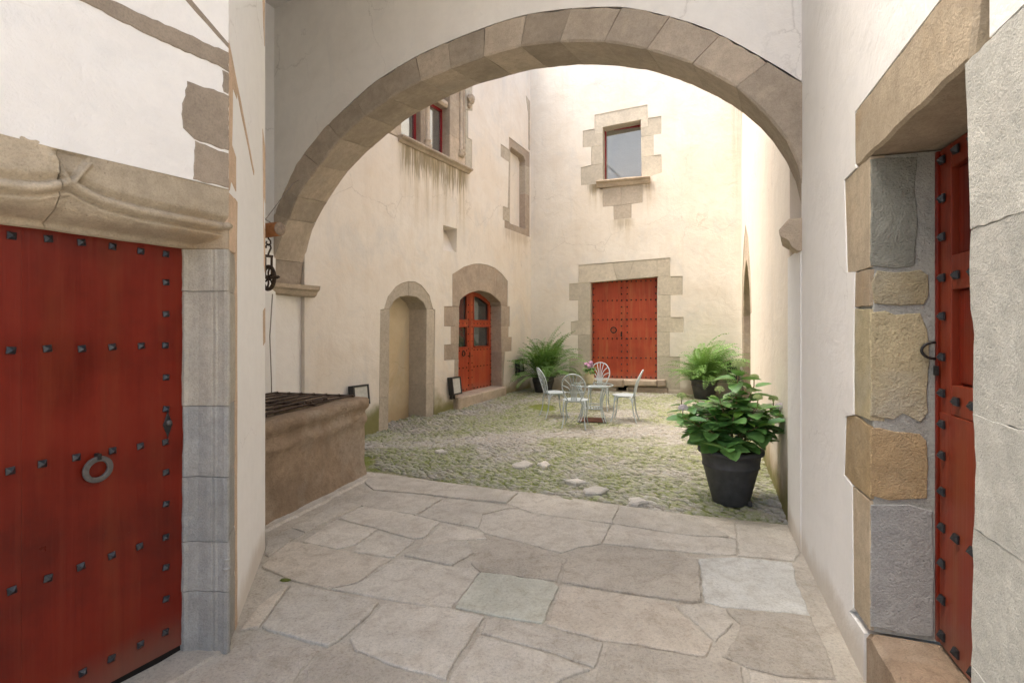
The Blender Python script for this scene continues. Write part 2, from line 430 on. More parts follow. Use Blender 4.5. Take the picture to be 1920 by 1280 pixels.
def box(name, lo, hi, mat, parent, bev=0., **k):
    return link(name, box_mesh(name, lo, hi, mat, bev), parent, **k)
def tube_geo(path, r, n=6, closed=False, vs=None, fs=None, cap=True, flat=1.):
    vs = [] if vs is None else vs; fs = [] if fs is None else fs
    P = [Vector(p) for p in path]; m = len(P); o = len(vs)
    R = r if isinstance(r, (list, tuple)) else [r] * m
    up = None
    for i in range(m):
        if closed: t = P[(i + 1) % m] - P[i - 1]
        else: t = P[min(i + 1, m - 1)] - P[max(i - 1, 0)]
        t.normalize()
        if up is None:
            up = Vector((0, 0, 1)) if abs(t.z) < .9 else Vector((1, 0, 0))
        s = t.cross(up); s.normalize(); up = s.cross(t); up.normalize()
        for k in range(n):
            a = 2 * math.pi * k / n
            vs.append(tuple(P[i] + s * (math.cos(a) * R[i]) + up * (math.sin(a) * R[i] * flat)))
    for i in range(m if closed else m - 1):
        i2 = (i + 1) % m
        for k in range(n):
            k2 = (k + 1) % n
            fs.append((o + i * n + k, o + i * n + k2, o + i2 * n + k2, o + i2 * n + k))
    if not closed and cap:
        fs.append(tuple(o + k for k in range(n))[::-1]); fs.append(tuple(o + (m - 1) * n + k for k in range(n)))
    return vs, fs
def tube(name, path, r, mat, parent, n=6, closed=False, **k):
    vs, fs = tube_geo(path, r, n, closed); return link(name, mesh(name, vs, fs, mat, True), parent, **k)
def lathe_mesh(name, prof, mat, n=28, cap_bottom=True):
    vs, fs = [], []
    for r, z in prof:
        for k in range(n):
            a = 2 * math.pi * k / n; vs.append((r * math.cos(a), r * math.sin(a), z))
    for i in range(len(prof) - 1):
        for k in range(n):
            k2 = (k + 1) % n; fs.append((i * n + k, i * n + k2, (i + 1) * n + k2, (i + 1) * n + k))
    if cap_bottom: fs.append(tuple(range(n))[::-1])
    return mesh(name, vs, fs, mat, True)
def frame(a, d):
    d = Vector((d[0], d[1], 0)).normalized(); y = Vector((-d.y, d.x, 0))
    m = Matrix.Identity(4)
    m.col[0][:3] = d; m.col[1][:3] = y; m.col[2][:3] = (0, 0, 1); m.col[3][:3] = (a[0], a[1], 0)
    return m
def bez(p, n=10):
    """Catmull-Rom through points"""
    P = [Vector(q) for q in p]; P = [P[0] * 2 - P[1]] + P + [P[-1] * 2 - P[-2]]; out = []
    for i in range(1, len(P) - 2):
        for j in range(n):
            t = j / n; a, b, c, d = P[i - 1:i + 3]
            out.append(.5 * ((2 * b) + (c - a) * t + (2 * a - 5 * b + 4 * c - d) * t * t + (3 * b - a - 3 * c + d) * t ** 3))
    out.append(P[-2]); return out
def interp(pts, x):
    for (a, b), (c, d) in zip(pts, pts[1:]):
        if x <= c: return b + (d - b) * (x - a) / (c - a) if c > a else d
    return pts[-1][1]
def stud_mesh(name, s, h, mat='iron_blue'):
    k = s / 2; q = k * .62
    vs = [(-k, 0, -k), (k, 0, -k), (k, 0, k), (-k, 0, k), (-k, -h * .3, -k), (k, -h * .3, -k), (k, -h * .3, k), (-k, -h * .3, k), (0, -h, 0)]
    fs = [(0, 1, 5, 4), (1, 2, 6, 5), (2, 3, 7, 6), (3, 0, 4, 7), (4, 5, 8), (5, 6, 8), (6, 7, 8), (7, 4, 8)]
    return mesh(name, vs, fs, mat)
def T(x, y, z): return Matrix.Translation((x, y, z))

# ------------------------------------------------------------------ plan of the place (metres, camera foot at 0,0)
A, C, D, E = (-2.81, 7.05), (.47, 13.07), (5.01, 11.42), (2.25, 4.24)
def sub(a, b): return (a[0] - b[0], a[1] - b[1])
F_LW = frame(A, sub(C, A)); F_BW = frame(C, sub(D, C)); F_RW = frame(D, sub(E, D))
F_AW = frame((-3.0, 6.55), (5.07, -2.82)); F_RP = frame((2.07, 3.73), (-.47, -1.354))
F_LP = frame((-2.73, -.114), (.44, .898)); F_SP = frame((-1.42, 2.60), (-.37, 1.19))

def gz(x, y):
    """height of the cobbled yard: dips at the near left, rises to the back"""
    t = min(1, max(0, (y - 8.3) / 4.0)); t = t * t * (3 - 2 * t)
    dip = -.05 * math.exp(-((x + 2.0) ** 2 / 1.2 + (y - 7.9) ** 2 / 1.0))
    return .11 * t + dip + .012 * noise.noise((x * .9, y * .9, 3.))

# ------------------------------------------------------------------ ground
link('ground', mesh('ground', [(-60, -60, -.09), (60, -60, -.09), (60, 60, -.09), (-60, 60, -.09)], [(0, 1, 2, 3)], 'bed'), kind='structure')
BORDER= [(-1.7, 5.83), (-1.6, 5.81), (-1.34, 5.72), (-0.85, 5.48), (0.0, 5.14), (0.21, 5.07), (0.98, 4.72), (1.55, 4.47), (2.06, 4.3), (2.25, 4.24)]
FLAGS=[
('n',[(-1.59,5.79),(-0.85,5.46),(0.06,5.07),(-0.05,4.77),(-0.45,4.88),(-0.86,5.03),(-1.37,5.16),(-1.53,5.41)]),
('n',[(0.06,5.07),(0.97,4.71),(0.82,4.28),(0.66,4.33),(0.18,4.52),(-0.05,4.77)]),
('n',[(0.97,4.7),(1.53,4.46),(1.67,4.0),(1.6,3.99),(1.34,4.02),(0.81,4.27)]),
('w',[(1.53,4.46),(1.83,4.3),(1.7,3.95),(1.67,4.0)]),
('n',[(1.83,4.28),(2.22,4.2),(2.06,3.73),(1.94,3.59),(1.59,3.68)]),
('n',[(0.81,4.26),(1.34,4.02),(1.6,3.99),(1.69,3.94),(1.59,3.69),(1.46,3.69),(1.12,3.76),(0.67,3.88)]),
('n',[(-1.45,4.77),(-1.39,5.14),(-0.86,5.01),(-0.65,4.9),(-0.82,4.47),(-1.23,4.62)]),
('n',[(-0.64,4.88),(-0.46,4.88),(0.0,4.67),(-0.25,4.49),(-0.27,4.18),(-0.59,4.33),(-0.81,4.46)]),
('n',[(0.0,4.65),(0.18,4.51),(0.66,4.32),(0.81,4.25),(0.66,3.87),(0.48,3.81),(0.34,3.72),(0.0,3.95),(-0.2,4.07),(-0.27,4.18),(-0.25,4.48)]),
('n',[(-1.77,4.18),(-1.57,4.83),(-1.35,4.74),(-1.5,4.39),(-1.62,4.09)]),
('n',[(-1.84,3.92),(-1.77,4.18),(-1.62,4.09),(-1.66,3.93),(-1.7,3.66),(-1.75,3.69)]),
('w',[(-1.33,4.71),(-0.82,4.46),(-0.59,4.32),(-0.67,3.99),(-0.75,3.96),(-1.06,4.16),(-1.46,4.39)]),
('w',[(-1.47,4.37),(-1.07,4.15),(-1.16,3.86),(-1.28,3.78),(-1.57,3.91)]),
('n',[(-1.05,4.14),(-0.73,3.94),(-0.82,3.64),(-1.13,3.74),(-1.15,3.85)]),
('w',[(-0.57,4.3),(-0.22,4.09),(-0.19,3.98),(-0.45,3.93),(-0.68,3.81),(-0.65,3.99)]),
('n',[(-0.65,3.83),(-0.44,3.92),(-0.33,3.93),(-0.27,3.72),(-0.4,3.52),(-0.62,3.61),(-0.76,3.67)]),
('r',[(-0.19,3.96),(0.0,3.94),(0.34,3.7),(0.34,3.52),(0.29,3.3),(0.14,3.34),(-0.21,3.43),(-0.28,3.56),(-0.26,3.72)]),
('p',[(-1.66,3.9),(-1.48,3.87),(-1.27,3.77),(-0.83,3.62),(-0.89,3.51),(-0.98,3.28),(-1.14,3.21),(-1.39,3.31),(-1.68,3.5),(-1.7,3.65)]),
('n',[(-0.79,3.62),(-0.62,3.6),(-0.4,3.5),(-0.26,3.49),(-0.21,3.42),(-0.34,2.99),(-0.52,3.02),(-0.79,3.1),(-1.12,3.21),(-0.97,3.27)]),
('g',[(-0.21,3.42),(0.0,3.37),(0.26,3.29),(0.29,3.23),(0.17,2.83),(-0.07,2.9),(-0.33,2.99)]),
('r',[(0.48,3.8),(0.66,3.85),(1.11,3.72),(1.28,3.61),(1.26,3.5),(1.11,3.06),(1.05,3.04),(0.81,3.12),(0.49,3.22),(0.31,3.29),(0.36,3.6)]),
('b',[(1.29,3.62),(1.58,3.65),(1.92,3.57),(1.78,3.25),(1.67,2.92),(1.22,3.0),(1.12,3.06)]),
('n',[(-1.37,3.26),(-1.16,3.19),(-0.77,3.04),(-0.81,2.86),(-0.86,2.72),(-0.92,2.62),(-1.07,2.67),(-1.34,2.79)]),
('p',[(-1.46,3.0),(-1.42,3.16),(-1.38,3.25),(-1.35,2.79),(-1.44,2.75)]),
('n',[(-0.75,3.03),(-0.7,3.04),(-0.52,3.01),(-0.35,2.98),(-0.15,2.89),(-0.25,2.58),(-0.3,2.38),(-0.53,2.46),(-0.79,2.6),(-0.84,2.7),(-0.78,2.89)]),
('n',[(-0.14,2.87),(0.11,2.81),(0.23,2.73),(0.47,2.65),(0.39,2.46),(0.31,2.51),(0.11,2.62),(-0.17,2.74)]),
('n',[(-0.17,2.72),(0.11,2.6),(0.37,2.45),(0.2,2.36),(0.18,2.19),(-0.28,2.19),(-0.29,2.37)]),
('p',[(0.31,3.23),(0.49,3.19),(0.8,3.1),(0.92,3.03),(1.03,2.67),(0.95,2.54),(0.65,2.63),(0.47,2.67),(0.18,2.81)]),
('n',[(0.94,3.03),(1.08,3.03),(1.2,2.99),(1.2,2.83),(1.04,2.67)]),
('r',[(1.21,2.98),(1.66,2.9),(1.58,2.65),(1.48,2.38),(1.24,2.4),(1.11,2.47),(1.02,2.55),(1.15,2.69),(1.23,2.83)]),
('r',[(0.48,2.63),(0.62,2.63),(0.95,2.52),(1.09,2.46),(0.98,2.19),(0.34,2.19),(0.4,2.45)]),
('n',[(1.11,2.45),(1.24,2.39),(1.46,2.37),(1.39,2.16),(0.98,2.16)]),
('r',[(-1.4,2.59),(-1.37,2.74),(-1.2,2.7),(-0.95,2.6),(-0.99,2.43),(-0.96,2.19),(-1.48,2.19)]),
('r',[(-0.92,2.58),(-0.84,2.57),(-0.62,2.47),(-0.49,2.42),(-0.32,2.34),(-0.3,2.16),(-0.88,2.16),(-0.96,2.44)]),
]
floor = link('flagstone_floor', mesh('flagstone_floor', [(-6, -6, -.005), (4, -6, -.005), (4, 3.2, -.005)] + [(x, y + .03, -.005) for x, y in BORDER[::-1]] + [(-6, 6.2, -.005)], [tuple(range(4 + len(BORDER)))], 'bed'), kind='structure')
for i, (k, p) in enumerate(FLAGS):
    rs = random.Random(i)
    me = slab_mesh('flagstone', inset(ccw(p), .0035), -.003 - rs.uniform(0, .008), .03, 'flag_' + k, bev=.005, seg=.045, jit=.006, fmap=FLOORMAP, seed=i, wob=.007)
    link('flagstone', me, floor)
# behind and beside the camera: rows of plain slabs carry the floor on
for r, (y0, y1) in enumerate(((1.55, 2.13), (.9, 1.53), (.2, .88))):
    x = -1.75
    rs = random.Random(90 + r)
    while x < 1.1:
        w = rs.uniform(.55, .95)
        link('flagstone', slab_mesh('flagstone', [(x, y0), (x + w - .02, y0 + .02), (x + w - .02, y1), (x, y1 - .02)], -.006, .03, 'flag_n', bev=.007, seg=.1, jit=.006, fmap=FLOORMAP, seed=r * 9), floor)
        x += w

yard_poly = [(x, y) for x, y in BORDER] + [(2.5, 4.3), (5.4, 11.6), (.5, 13.4), (-3.3, 7.0), (-2.6, 6.1)]
def inside(x, y, P):
    c = False
    for i in range(len(P)):
        (x1, y1), (x2, y2) = P[i], P[i - 1]
        if (y1 > y) != (y2 > y) and x < (x2 - x1) * (y - y1) / (y2 - y1) + x1: c = not c
    return c
def make_yard():
    st = .09; vs, fs, ids = [], [], {}
    nx, ny = int(9 / st), int(9.6 / st)
    def vid(i, j):
        if (i, j) not in ids:
            x, y = -3.5 + i * st, 4.0 + j * st
            ids[(i, j)] = len(vs); vs.append((x, y, gz(x, y) - .022 + .012 * noise.noise((x * 6, y * 6, 0))))
        return ids[(i, j)]
    for i in range(nx):
        for j in range(ny):
            x, y = -3.5 + (i + .5) * st, 4.0 + (j + .5) * st
            if inside(x, y, yard_poly): fs.append((vid(i, j), vid(i + 1, j), vid(i + 1, j + 1), vid(i, j + 1)))
    return mesh('cobbled_yard', vs, fs, 'mossground', True)
yard = link('cobbled_yard', make_yard(), kind='structure')

def pebble(seed, n=7):
    rs = random.Random(seed); vs, fs = [], []
    rings = [(1., -.55), (.97, .0), (.80, .42), (.45, .70)]
    w = [rs.uniform(.84, 1.14) for _ in range(n)]
    for r, z in rings:
        for k in range(n):
            a = 2 * math.pi * k / n
            vs.append((math.cos(a) * r * .5 * w[k], math.sin(a) * r * .5 * w[(k * 3) % n], z))
    vs.append((rs.uniform(-.08, .08), 0, .78))
    for i in range(3):
        for k in range(n): fs.append((i * n + k, i * n + (k + 1) % n, (i + 1) * n + (k + 1) % n, (i + 1) * n + k))
    for k in range(n): fs.append((3 * n + k, 3 * n + (k + 1) % n, 4 * n))
    return vs, fs
PEB = [pebble(s) for s in range(6)]
PEBM = [mesh('cobble', v, f, 'cobble', True) for v, f in PEB]
def cobbles():
    rs = random.Random(5); L = []
    ang0 = math.atan2(-2.82, 5.07)
    du, dv = .096, .039
    d = Vector((math.cos(ang0), math.sin(ang0))); n = Vector((-d.y, d.x))
    o = Vector((2.2, 4.0))
    for j in range(-2, 280):
        for i in range(-95, 70):
            q = o + d * ((i + (j % 2) * .5) * du) + n * (j * dv)
            x, y = q.x + rs.uniform(-.022, .022), q.y + rs.uniform(-.012, .012)
            if not (-3.2 < x < 5.3 and 4.1 < y < 13.2) or not inside(x, y, yard_poly): continue
            if noise.noise((x * .8, y * .8, 7.)) > .5: continue      # patches where the earth covers the stones
            # flowing fans: the long axis swings across the yard
            a = ang0 + .55 * noise.noise((x * .55, y * .55, 1.)) + rs.gauss(0, .13)
            if noise.noise((x * .45, y * .45, 4.)) > .28: a += 1.1
            ln = rs.uniform(.055, .14); wd = rs.uniform(.020, .046); h = rs.uniform(.006, .024)
            if rs.random() < .07: ln *= rs.uniform(1.1, 1.6); wd *= rs.uniform(1.4, 2.0); h *= 1.2
            L.append((x, y, gz(x, y) - rs.uniform(.012, .02), a, ln, wd, h, rs.randrange(6), rs.uniform(-.12, .12)))
    return L
CB = sorted(cobbles(), key=lambda c: math.hypot(c[0], c[1]))
vis = [c for c in CB if -1.62 < c[0] < 2.3 and c[1] > 4.2]
near = set(id(c) for c in vis[:300])
VV, FF = [], []
for c in CB:
    x, y, z, a, ln, wd, h, k, tl = c
    m = Matrix.Translation((x, y, z)) @ Matrix.Rotation(a, 4, 'Z') @ Matrix.Rotation(tl, 4, 'Y') @ Matrix.Diagonal((ln, wd, h * 1.25, 1))
    if id(c) in near: link('cobble', PEBM[k], yard, m)
    else:
        o = len(VV); VV += [tuple(m @ Vector(v)) for v in PEB[k][0]]; FF += [tuple(o + i for i in f) for f in PEB[k][1]]
link('small_cobbles', mesh('small_cobbles', VV, FF, 'cobble', True), yard, kind='stuff')
PATCHES= [[(0.0, 6.1), (0.16, 6.25), (0.25, 6.1), (0.15, 5.94), (0.03, 5.96)], [(0.3, 6.1), (0.4, 6.25), (0.45, 6.1), (0.36, 5.94)], [(0.56, 5.43), (0.7, 5.5), (0.77, 5.39), (0.63, 5.33)], [(0.68, 5.11), (0.83, 5.23), (0.95, 5.14), (0.86, 4.99), (0.7, 5.01)], [(1.08, 4.85), (1.2, 4.9), (1.23, 4.77), (1.12, 4.68), (1.06, 4.71)], [(-1.01, 6.82), (-0.91, 6.88), (-0.84, 6.73), (-0.94, 6.67)]]
for i, p in enumerate(PATCHES):
    cx = sum(a for a, b in p) / len(p); cy = sum(b for a, b in p) / len(p)
    me = slab_mesh('mortar_patch', [(a - cx, b - cy) for a, b in p], -.028, .02, 'mortarc', bev=.014, seg=.03, jit=.012, fmap=FLOORMAP, seed=i, wob=.04)
    link('mortar_patch', me, yard, T(cx, cy, gz(cx, cy)))

# ------------------------------------------------------------------ arch wall
RIDGE = [(-.02, 2.16), (.0, 2.33), (.05, 2.506), (.307, 2.942), (.455, 3.176), (.644, 3.35), (.85, 3.497), (1.185, 3.755), (1.568, 3.941), (1.918, 4.059), (2.255, 4.132), (2.712, 4.184), (3.121, 4.209), (3.523, 4.199), (3.916, 4.137), (4.335, 4.025), (4.689, 3.87), (5.045, 3.666), (5.358, 3.416), (5.53, 3.212), (5.663, 3.026), (5.725, 2.903), (5.779, 2.753), (5.805, 2.642), (5.82, 2.38)]
BACK = [(-.15, 2.16), (-.13, 2.33), (-.067, 2.633), (.09, 2.979), (.394, 3.321), (.676, 3.575), (.91, 3.723), (1.109, 3.832), (1.559, 4.033), (1.78, 4.111), (2.2, 4.20), (2.631, 4.262), (3.122, 4.269), (3.424, 4.258), (3.83, 4.198), (4.139, 4.123), (4.379, 4.04), (4.624, 3.937), (4.948, 3.746), (5.213, 3.548), (5.378, 3.396), (5.517, 3.235), (5.628, 3.061), (5.714, 2.886), (5.766, 2.736), (5.81, 2.506), (5.82, 2.38)]
EXT = [(-.16, 2.16), (-.14, 2.40), (-.06, 2.766), (.08, 3.085), (.407, 3.519), (.634, 3.721), (1.005, 3.957), (1.389, 4.142), (1.702, 4.274), (2.118, 4.377), (2.402, 4.428), (2.712, 4.456), (3.109, 4.479), (3.534, 4.475), (3.957, 4.41), (4.335, 4.317), (4.548, 4.245), (4.806, 4.116), (5.183, 3.887), (5.593, 3.539), (5.83, 3.32)]
def resample(pts, n=400):
    P = bez([(a, b, 0) for a, b in pts], 8); L = [0]
    for a, b in zip(P, P[1:]): L.append(L[-1] + (b - a).length)
    return P, [l / L[-1] for l in L]
CEN = Vector((2.95, 1.9))
def at_angle(pts):
    P = bez([(a, b, 0) for a, b in pts], 8)
    return [(math.atan2(p.y - CEN.y, p.x - CEN.x), p.x, p.y) for p in P]
RA, BA, EA = at_angle(RIDGE), at_angle(BACK), at_angle(EXT)
def hit(tab, ang):
    t = sorted(tab)
    if ang <= t[0][0]: return t[0][1:]
    for p, q in zip(t, t[1:]):
        if p[0] <= ang <= q[0]:
            k = (ang - p[0]) / max(1e-9, q[0] - p[0]); return (p[1] + (q[1] - p[1]) * k, p[2] + (q[2] - p[2]) * k)
    return t[-1][1:]
extpoly = [(p.x, p.y) for p in bez([(a, b, 0) for a, b in EXT], 3)]
outer = [(-.9, -.1), (-.02, -.1), (-.02, 2.12)] + [(u, v + .012) for u, v in extpoly if v > 2.13 and u < 5.8] + [(5.8, 3.36), (5.8, 10.4), (-.9, 10.4)]
_me = plate_mesh('arch_wall', outer, [], .57, 'white')
for _v in _me.vertices:
    if _v.co.y > .5 and _v.co.z < 5 and -.5 < _v.co.x < 5.75:
        if _v.co.z < 2.3: _v.co.x = -.15
        else:
            _o = (Vector((_v.co.x, _v.co.z)) - Vector((2.95, 1.9))).normalized(); _v.co.x += _o.x * .16; _v.co.z += _o.y * .16
aw = link('arch_wall', _me, None, F_AW, 'pale plastered wall pierced by the big round stone arch into the yard', 'wall')
JOINTS = [(.02, 2.46), (.3, 2.927), (.455, 3.189), (.845, 3.498), (1.187, 3.758), (1.568, 3.945), (1.925, 4.063), (2.36, 4.147), (2.732, 4.19), (3.121, 4.209), (3.523, 4.199), (3.916, 4.137), (4.326, 4.028), (4.689, 3.87), (5.045, 3.666), (5.362, 3.415)]
angs = [math.atan2(v - CEN.y, u - CEN.x) for u, v in [(-.02, 2.16)] + JOINTS + [(5.82, 2.385)]]
def voussoir(a0, a1, seed):
    rs = random.Random(seed); n = 7; g = .0022; sgn = 1 if a1 > a0 else -1
    a0 += sgn * g * .4; a1 -= sgn * g * .4
    y0 = -.008 + rs.uniform(-.005, .004)
    vs, fs = [], []
    for i in range(n):
        t = i / (n - 1); a = a0 + (a1 - a0) * t
        j = lambda s: rs.uniform(-s, s)
        e, r, b = hit(EA, a), hit(RA, a), hit(BA, a)
        out = Vector((math.cos(a), math.sin(a)))
        em = min(1, 6 * min(t, 1 - t) + .0)            # arris drops slightly at the joints
        dr = .006 * (1 - em)
        ring = [(e[0] + out.x * (.03), .55, e[1] + out.y * .03), (e[0] + j(.010), y0 + .004, e[1] + j(.010)),
                (r[0] + out.x * .018, y0 + dr, r[1] + out.y * .018), (r[0] + out.x * dr, y0 + .014, r[1] + out.y * dr),
                (r[0] * .5 + b[0] * .5 + out.x * (dr + j(.003)), .29, r[1] * .5 + b[1] * .5 + out.y * (dr + j(.003))),
                (r[0] * .2 + b[0] * .8 + out.x * (-.004 + dr), .47, r[1] * .2 + b[1] * .8 + out.y * (-.004 + dr)),
                (b[0] + out.x * .012 + j(.003), .575, b[1] + out.y * .012 + j(.003)), (b[0] + out.x * .25, .575, b[1] + out.y * .25)]
        vs += ring
    m = 8
    for i in range(n - 1):
        for k in range(m):
            k2 = (k + 1) % m; f = (i * m + k, (i + 1) * m + k, (i + 1) * m + k2, i * m + k2)
            fs.append(f if sgn < 0 else f[::-1])
    fs.append(tuple(range(m))); fs.append(tuple((n - 1) * m + k for k in range(m))[::-1])
    me = mesh('voussoir', vs, fs, 'arch'); return me
for i, (a0, a1) in enumerate(zip(angs, angs[1:])):
    link('voussoir', voussoir(a0, a1, i), aw)
# left pier face below the spring, impost blocks
def extrude_profile(name, prof, y0, y1, mat, parent, n=6, jit=.003, seed=0, **k):
    rs = random.Random(seed); vs, fs = [], []; m = len(prof)
    for i in range(n + 1):
        for u, v in prof: vs.append((u + rs.uniform(-jit, jit), y0 + (y1 - y0) * i / n, v + rs.uniform(-jit, jit)))
    for i in range(n):
        for j in range(m):
            j2 = (j + 1) % m; fs.append((i * m + j, (i + 1) * m + j, (i + 1) * m + j2, i * m + j2))
    fs.append(tuple(range(m))); fs.append(tuple(n * m + j for j in range(m))[::-1])
    me = mesh(name, vs, fs, mat); bm = bmesh.new(); bm.from_mesh(me); bmesh.ops.recalc_face_normals(bm, faces=bm.faces); bm.to_mesh(me); bm.free()
    return link(name, me, parent, **k)
extrude_profile('impost', [(-.35, 2.02), (-.02, 2.02), (.02, 2.04), (.045, 2.09), (.09, 2.115), (.10, 2.165), (-.35, 2.175)], -.03, .66, 'goth', aw, seed=3)
extrude_profile('impost', [(5.95, 2.165), (5.82, 2.165), (5.79, 2.15), (5.765, 2.158), (5.735, 2.19), (5.715, 2.235), (5.66, 2.275), (5.655, 2.31), (5.715, 2.385), (5.95, 2.385)], .0, .58, 'goth', aw, seed=4, jit=.002)

# ------------------------------------------------------------------ right passage wall
rp_out = [(1.293, 2.637), (1.293, 2.385), (1.31, 2.363), (1.1, 2.363), (1.149, 1.883), (1.284, 1.87), (1.262, 1.535), (1.266, 1.181), (1.125, 1.151), (1.095, .844), (1.239, .83), (1.262, .243), (1.193, .192), (1.434, .215), (1.42, -.1)]
rp_outer = [(-.02, -.1)] + rp_out[::-1] + [(2.25, 2.632), (2.50, 2.632), (2.50, 2.36), (3.1, 2.36), (3.1, -.1), (4.6, -.1), (4.6, 5.6), (-.02, 5.6)]
rp = link('passage_wall', plate_mesh('passage_wall', rp_outer, [], .5, 'white_clean'), None, F_RP, 'white plaster passage wall on the right around the stone doorway', 'wall')
link('arch_pier', plate_mesh('arch_pier', [(-.56, -.1), (-.021, -.1), (-.021, 2.17), (-.56, 2.17)], [], .2, 'white_clean'), rp, T(0, -.006, 0))
DR = .005; JD = .30
slab('lintel_stone', [(1.293, 2.637), (1.293, 2.385), (1.31, 2.363), (2.40, 2.352), (2.46, 2.60), (2.50, 2.632)], DR - .006, JD + .1, 'lintel', rp, bev=.012, seg=.08, jit=.006)
# front faces of the jamb blocks, then the reveal: each stone set in grey mortar
slab('mortar_bed', [(1.30, .262), (1.498, .262), (1.498, 2.356), (1.30, 2.356)], .016, JD + .12, 'mortar', rp, bev=.006, seg=.3, jit=.0)
def jamb(poly, mat, bev=.0022): return slab('jamb_stone', poly, DR, .06, mat, rp, bev=bev, seg=.05, jit=.003)  # fronts in 'lintel' have the warm yard light put into their colour
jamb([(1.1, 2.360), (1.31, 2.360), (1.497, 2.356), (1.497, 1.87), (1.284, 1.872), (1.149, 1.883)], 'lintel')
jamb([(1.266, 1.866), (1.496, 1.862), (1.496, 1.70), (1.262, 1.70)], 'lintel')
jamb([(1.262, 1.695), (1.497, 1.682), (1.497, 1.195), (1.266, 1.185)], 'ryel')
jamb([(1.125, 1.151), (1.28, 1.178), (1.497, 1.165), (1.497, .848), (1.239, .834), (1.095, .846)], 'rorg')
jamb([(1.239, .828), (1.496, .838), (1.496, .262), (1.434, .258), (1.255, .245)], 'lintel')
F_RV = T(1.5, 0, 0) @ Matrix.Rotation(rad(90), 4, 'Z')
for poly, mat in (([(.008, 1.875), (.10, 1.862), (.168, 1.87), (.180, 2.05), (.172, 2.20), (.178, 2.335), (.08, 2.345), (.008, 2.345)], 'rgrey'),
                  ([(.022, 1.71), (.12, 1.697), (.20, 1.70), (.222, 1.74), (.218, 1.83), (.19, 1.85), (.10, 1.842), (.03, 1.852), (.014, 1.80)], 'ryel'),
                  ([(.008, 1.215), (.09, 1.20), (.13, 1.23), (.19, 1.192), (.216, 1.24), (.212, 1.34), (.224, 1.45), (.214, 1.60), (.19, 1.665), (.10, 1.655), (.06, 1.678), (.008, 1.67)], 'ryel'),
                  ([(.008, .862), (.08, .848), (.15, .862), (.212, .87), (.220, 1.0), (.212, 1.12), (.19, 1.146), (.10, 1.150), (.04, 1.165), (.008, 1.158)], 'rorg'),
                  ([(.008, .285), (.12, .275), (.236, .28), (.240, .55), (.234, .82), (.15, .838), (.06, .830), (.008, .822)], 'rblue')):
    link('jamb_stone', slab_mesh('jamb_stone', poly, -.0035, .05, mat, bev=.003, seg=.035, jit=.0028), rp, F_RV)
# exposed masonry on the near side of the door
def nearp(v): return interp([(.2, 2.41), (.61, 2.405), (1.03, 2.416), (1.256, 2.43), (1.356, 2.416), (1.563, 2.416), (1.773, 2.388), (1.919, 2.407), (2.15, 2.386), (2.345, 2.371)], v) 
vs_ = [(-.05, .66), (.66, 1.05), (1.05, 1.36), (1.36, 1.875), (1.875, 2.355)]
for i, (v0, v1) in enumerate(vs_):
    k = 7; ed = [(nearp(v0 + (v1 - v0) * t / k) + random.uniform(-.006, .006), v0 + (v1 - v0) * t / k) for t in range(k + 1)]
    slab('jamb_stone', ed[::-1] + [(3.12, v0), (3.12, v1)], DR - .006 + .0015 * (i % 2), .30, 'rlight', rp, bev=.0016, seg=.035, jit=.003)
st = slab('door_step', [(1.434, -.04), (1.436, .215), (1.50, .255), (2.42, .255), (2.42, -.04)], .005, .62, 'step', rp, bev=.02, seg=.12, jit=.006)
# the door itself
rd = empty('plank_door', F_RP @ T(1.48, .255, .27), 'narrow red panelled door with pyramid studs deep in the right stone doorway', 'door')
W_, H_ = .98, 2.08
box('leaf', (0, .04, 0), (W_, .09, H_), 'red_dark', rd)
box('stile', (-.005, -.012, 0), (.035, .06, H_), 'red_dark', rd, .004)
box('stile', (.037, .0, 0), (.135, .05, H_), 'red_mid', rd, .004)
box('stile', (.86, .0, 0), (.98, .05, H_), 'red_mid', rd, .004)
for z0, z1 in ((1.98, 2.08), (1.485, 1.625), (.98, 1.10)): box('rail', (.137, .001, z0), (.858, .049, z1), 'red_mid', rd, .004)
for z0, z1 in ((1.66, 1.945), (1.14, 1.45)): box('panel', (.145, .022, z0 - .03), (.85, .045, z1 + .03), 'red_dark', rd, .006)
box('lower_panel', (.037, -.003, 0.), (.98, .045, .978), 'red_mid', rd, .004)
sm = stud_mesh('stud', .034, .026)
for z in (.05, .20, .35, .50, .65, .80, .93, 1.06, 1.21, 1.38, 1.54, 1.71, 1.87, 2.03):
    link('stud', sm, rd, T(.078, -.004, z))
for z in (.05, .50, 1.04, 1.54, 2.035):
    for x in (.20, .33, .46): link('stud', sm, rd, T(x, -.004, z))
tube('pull_handle', [(.034 + .0, -.015 - .05 * math.sin(a), 1.235 + .035 * math.cos(a)) for a in [math.pi * k / 10 for k in range(11)]], .006, 'iron', rd)
box('lock_plate', (.028, -.022, 1.13), (.05, -.008, 1.17), 'iron', rd, .002)

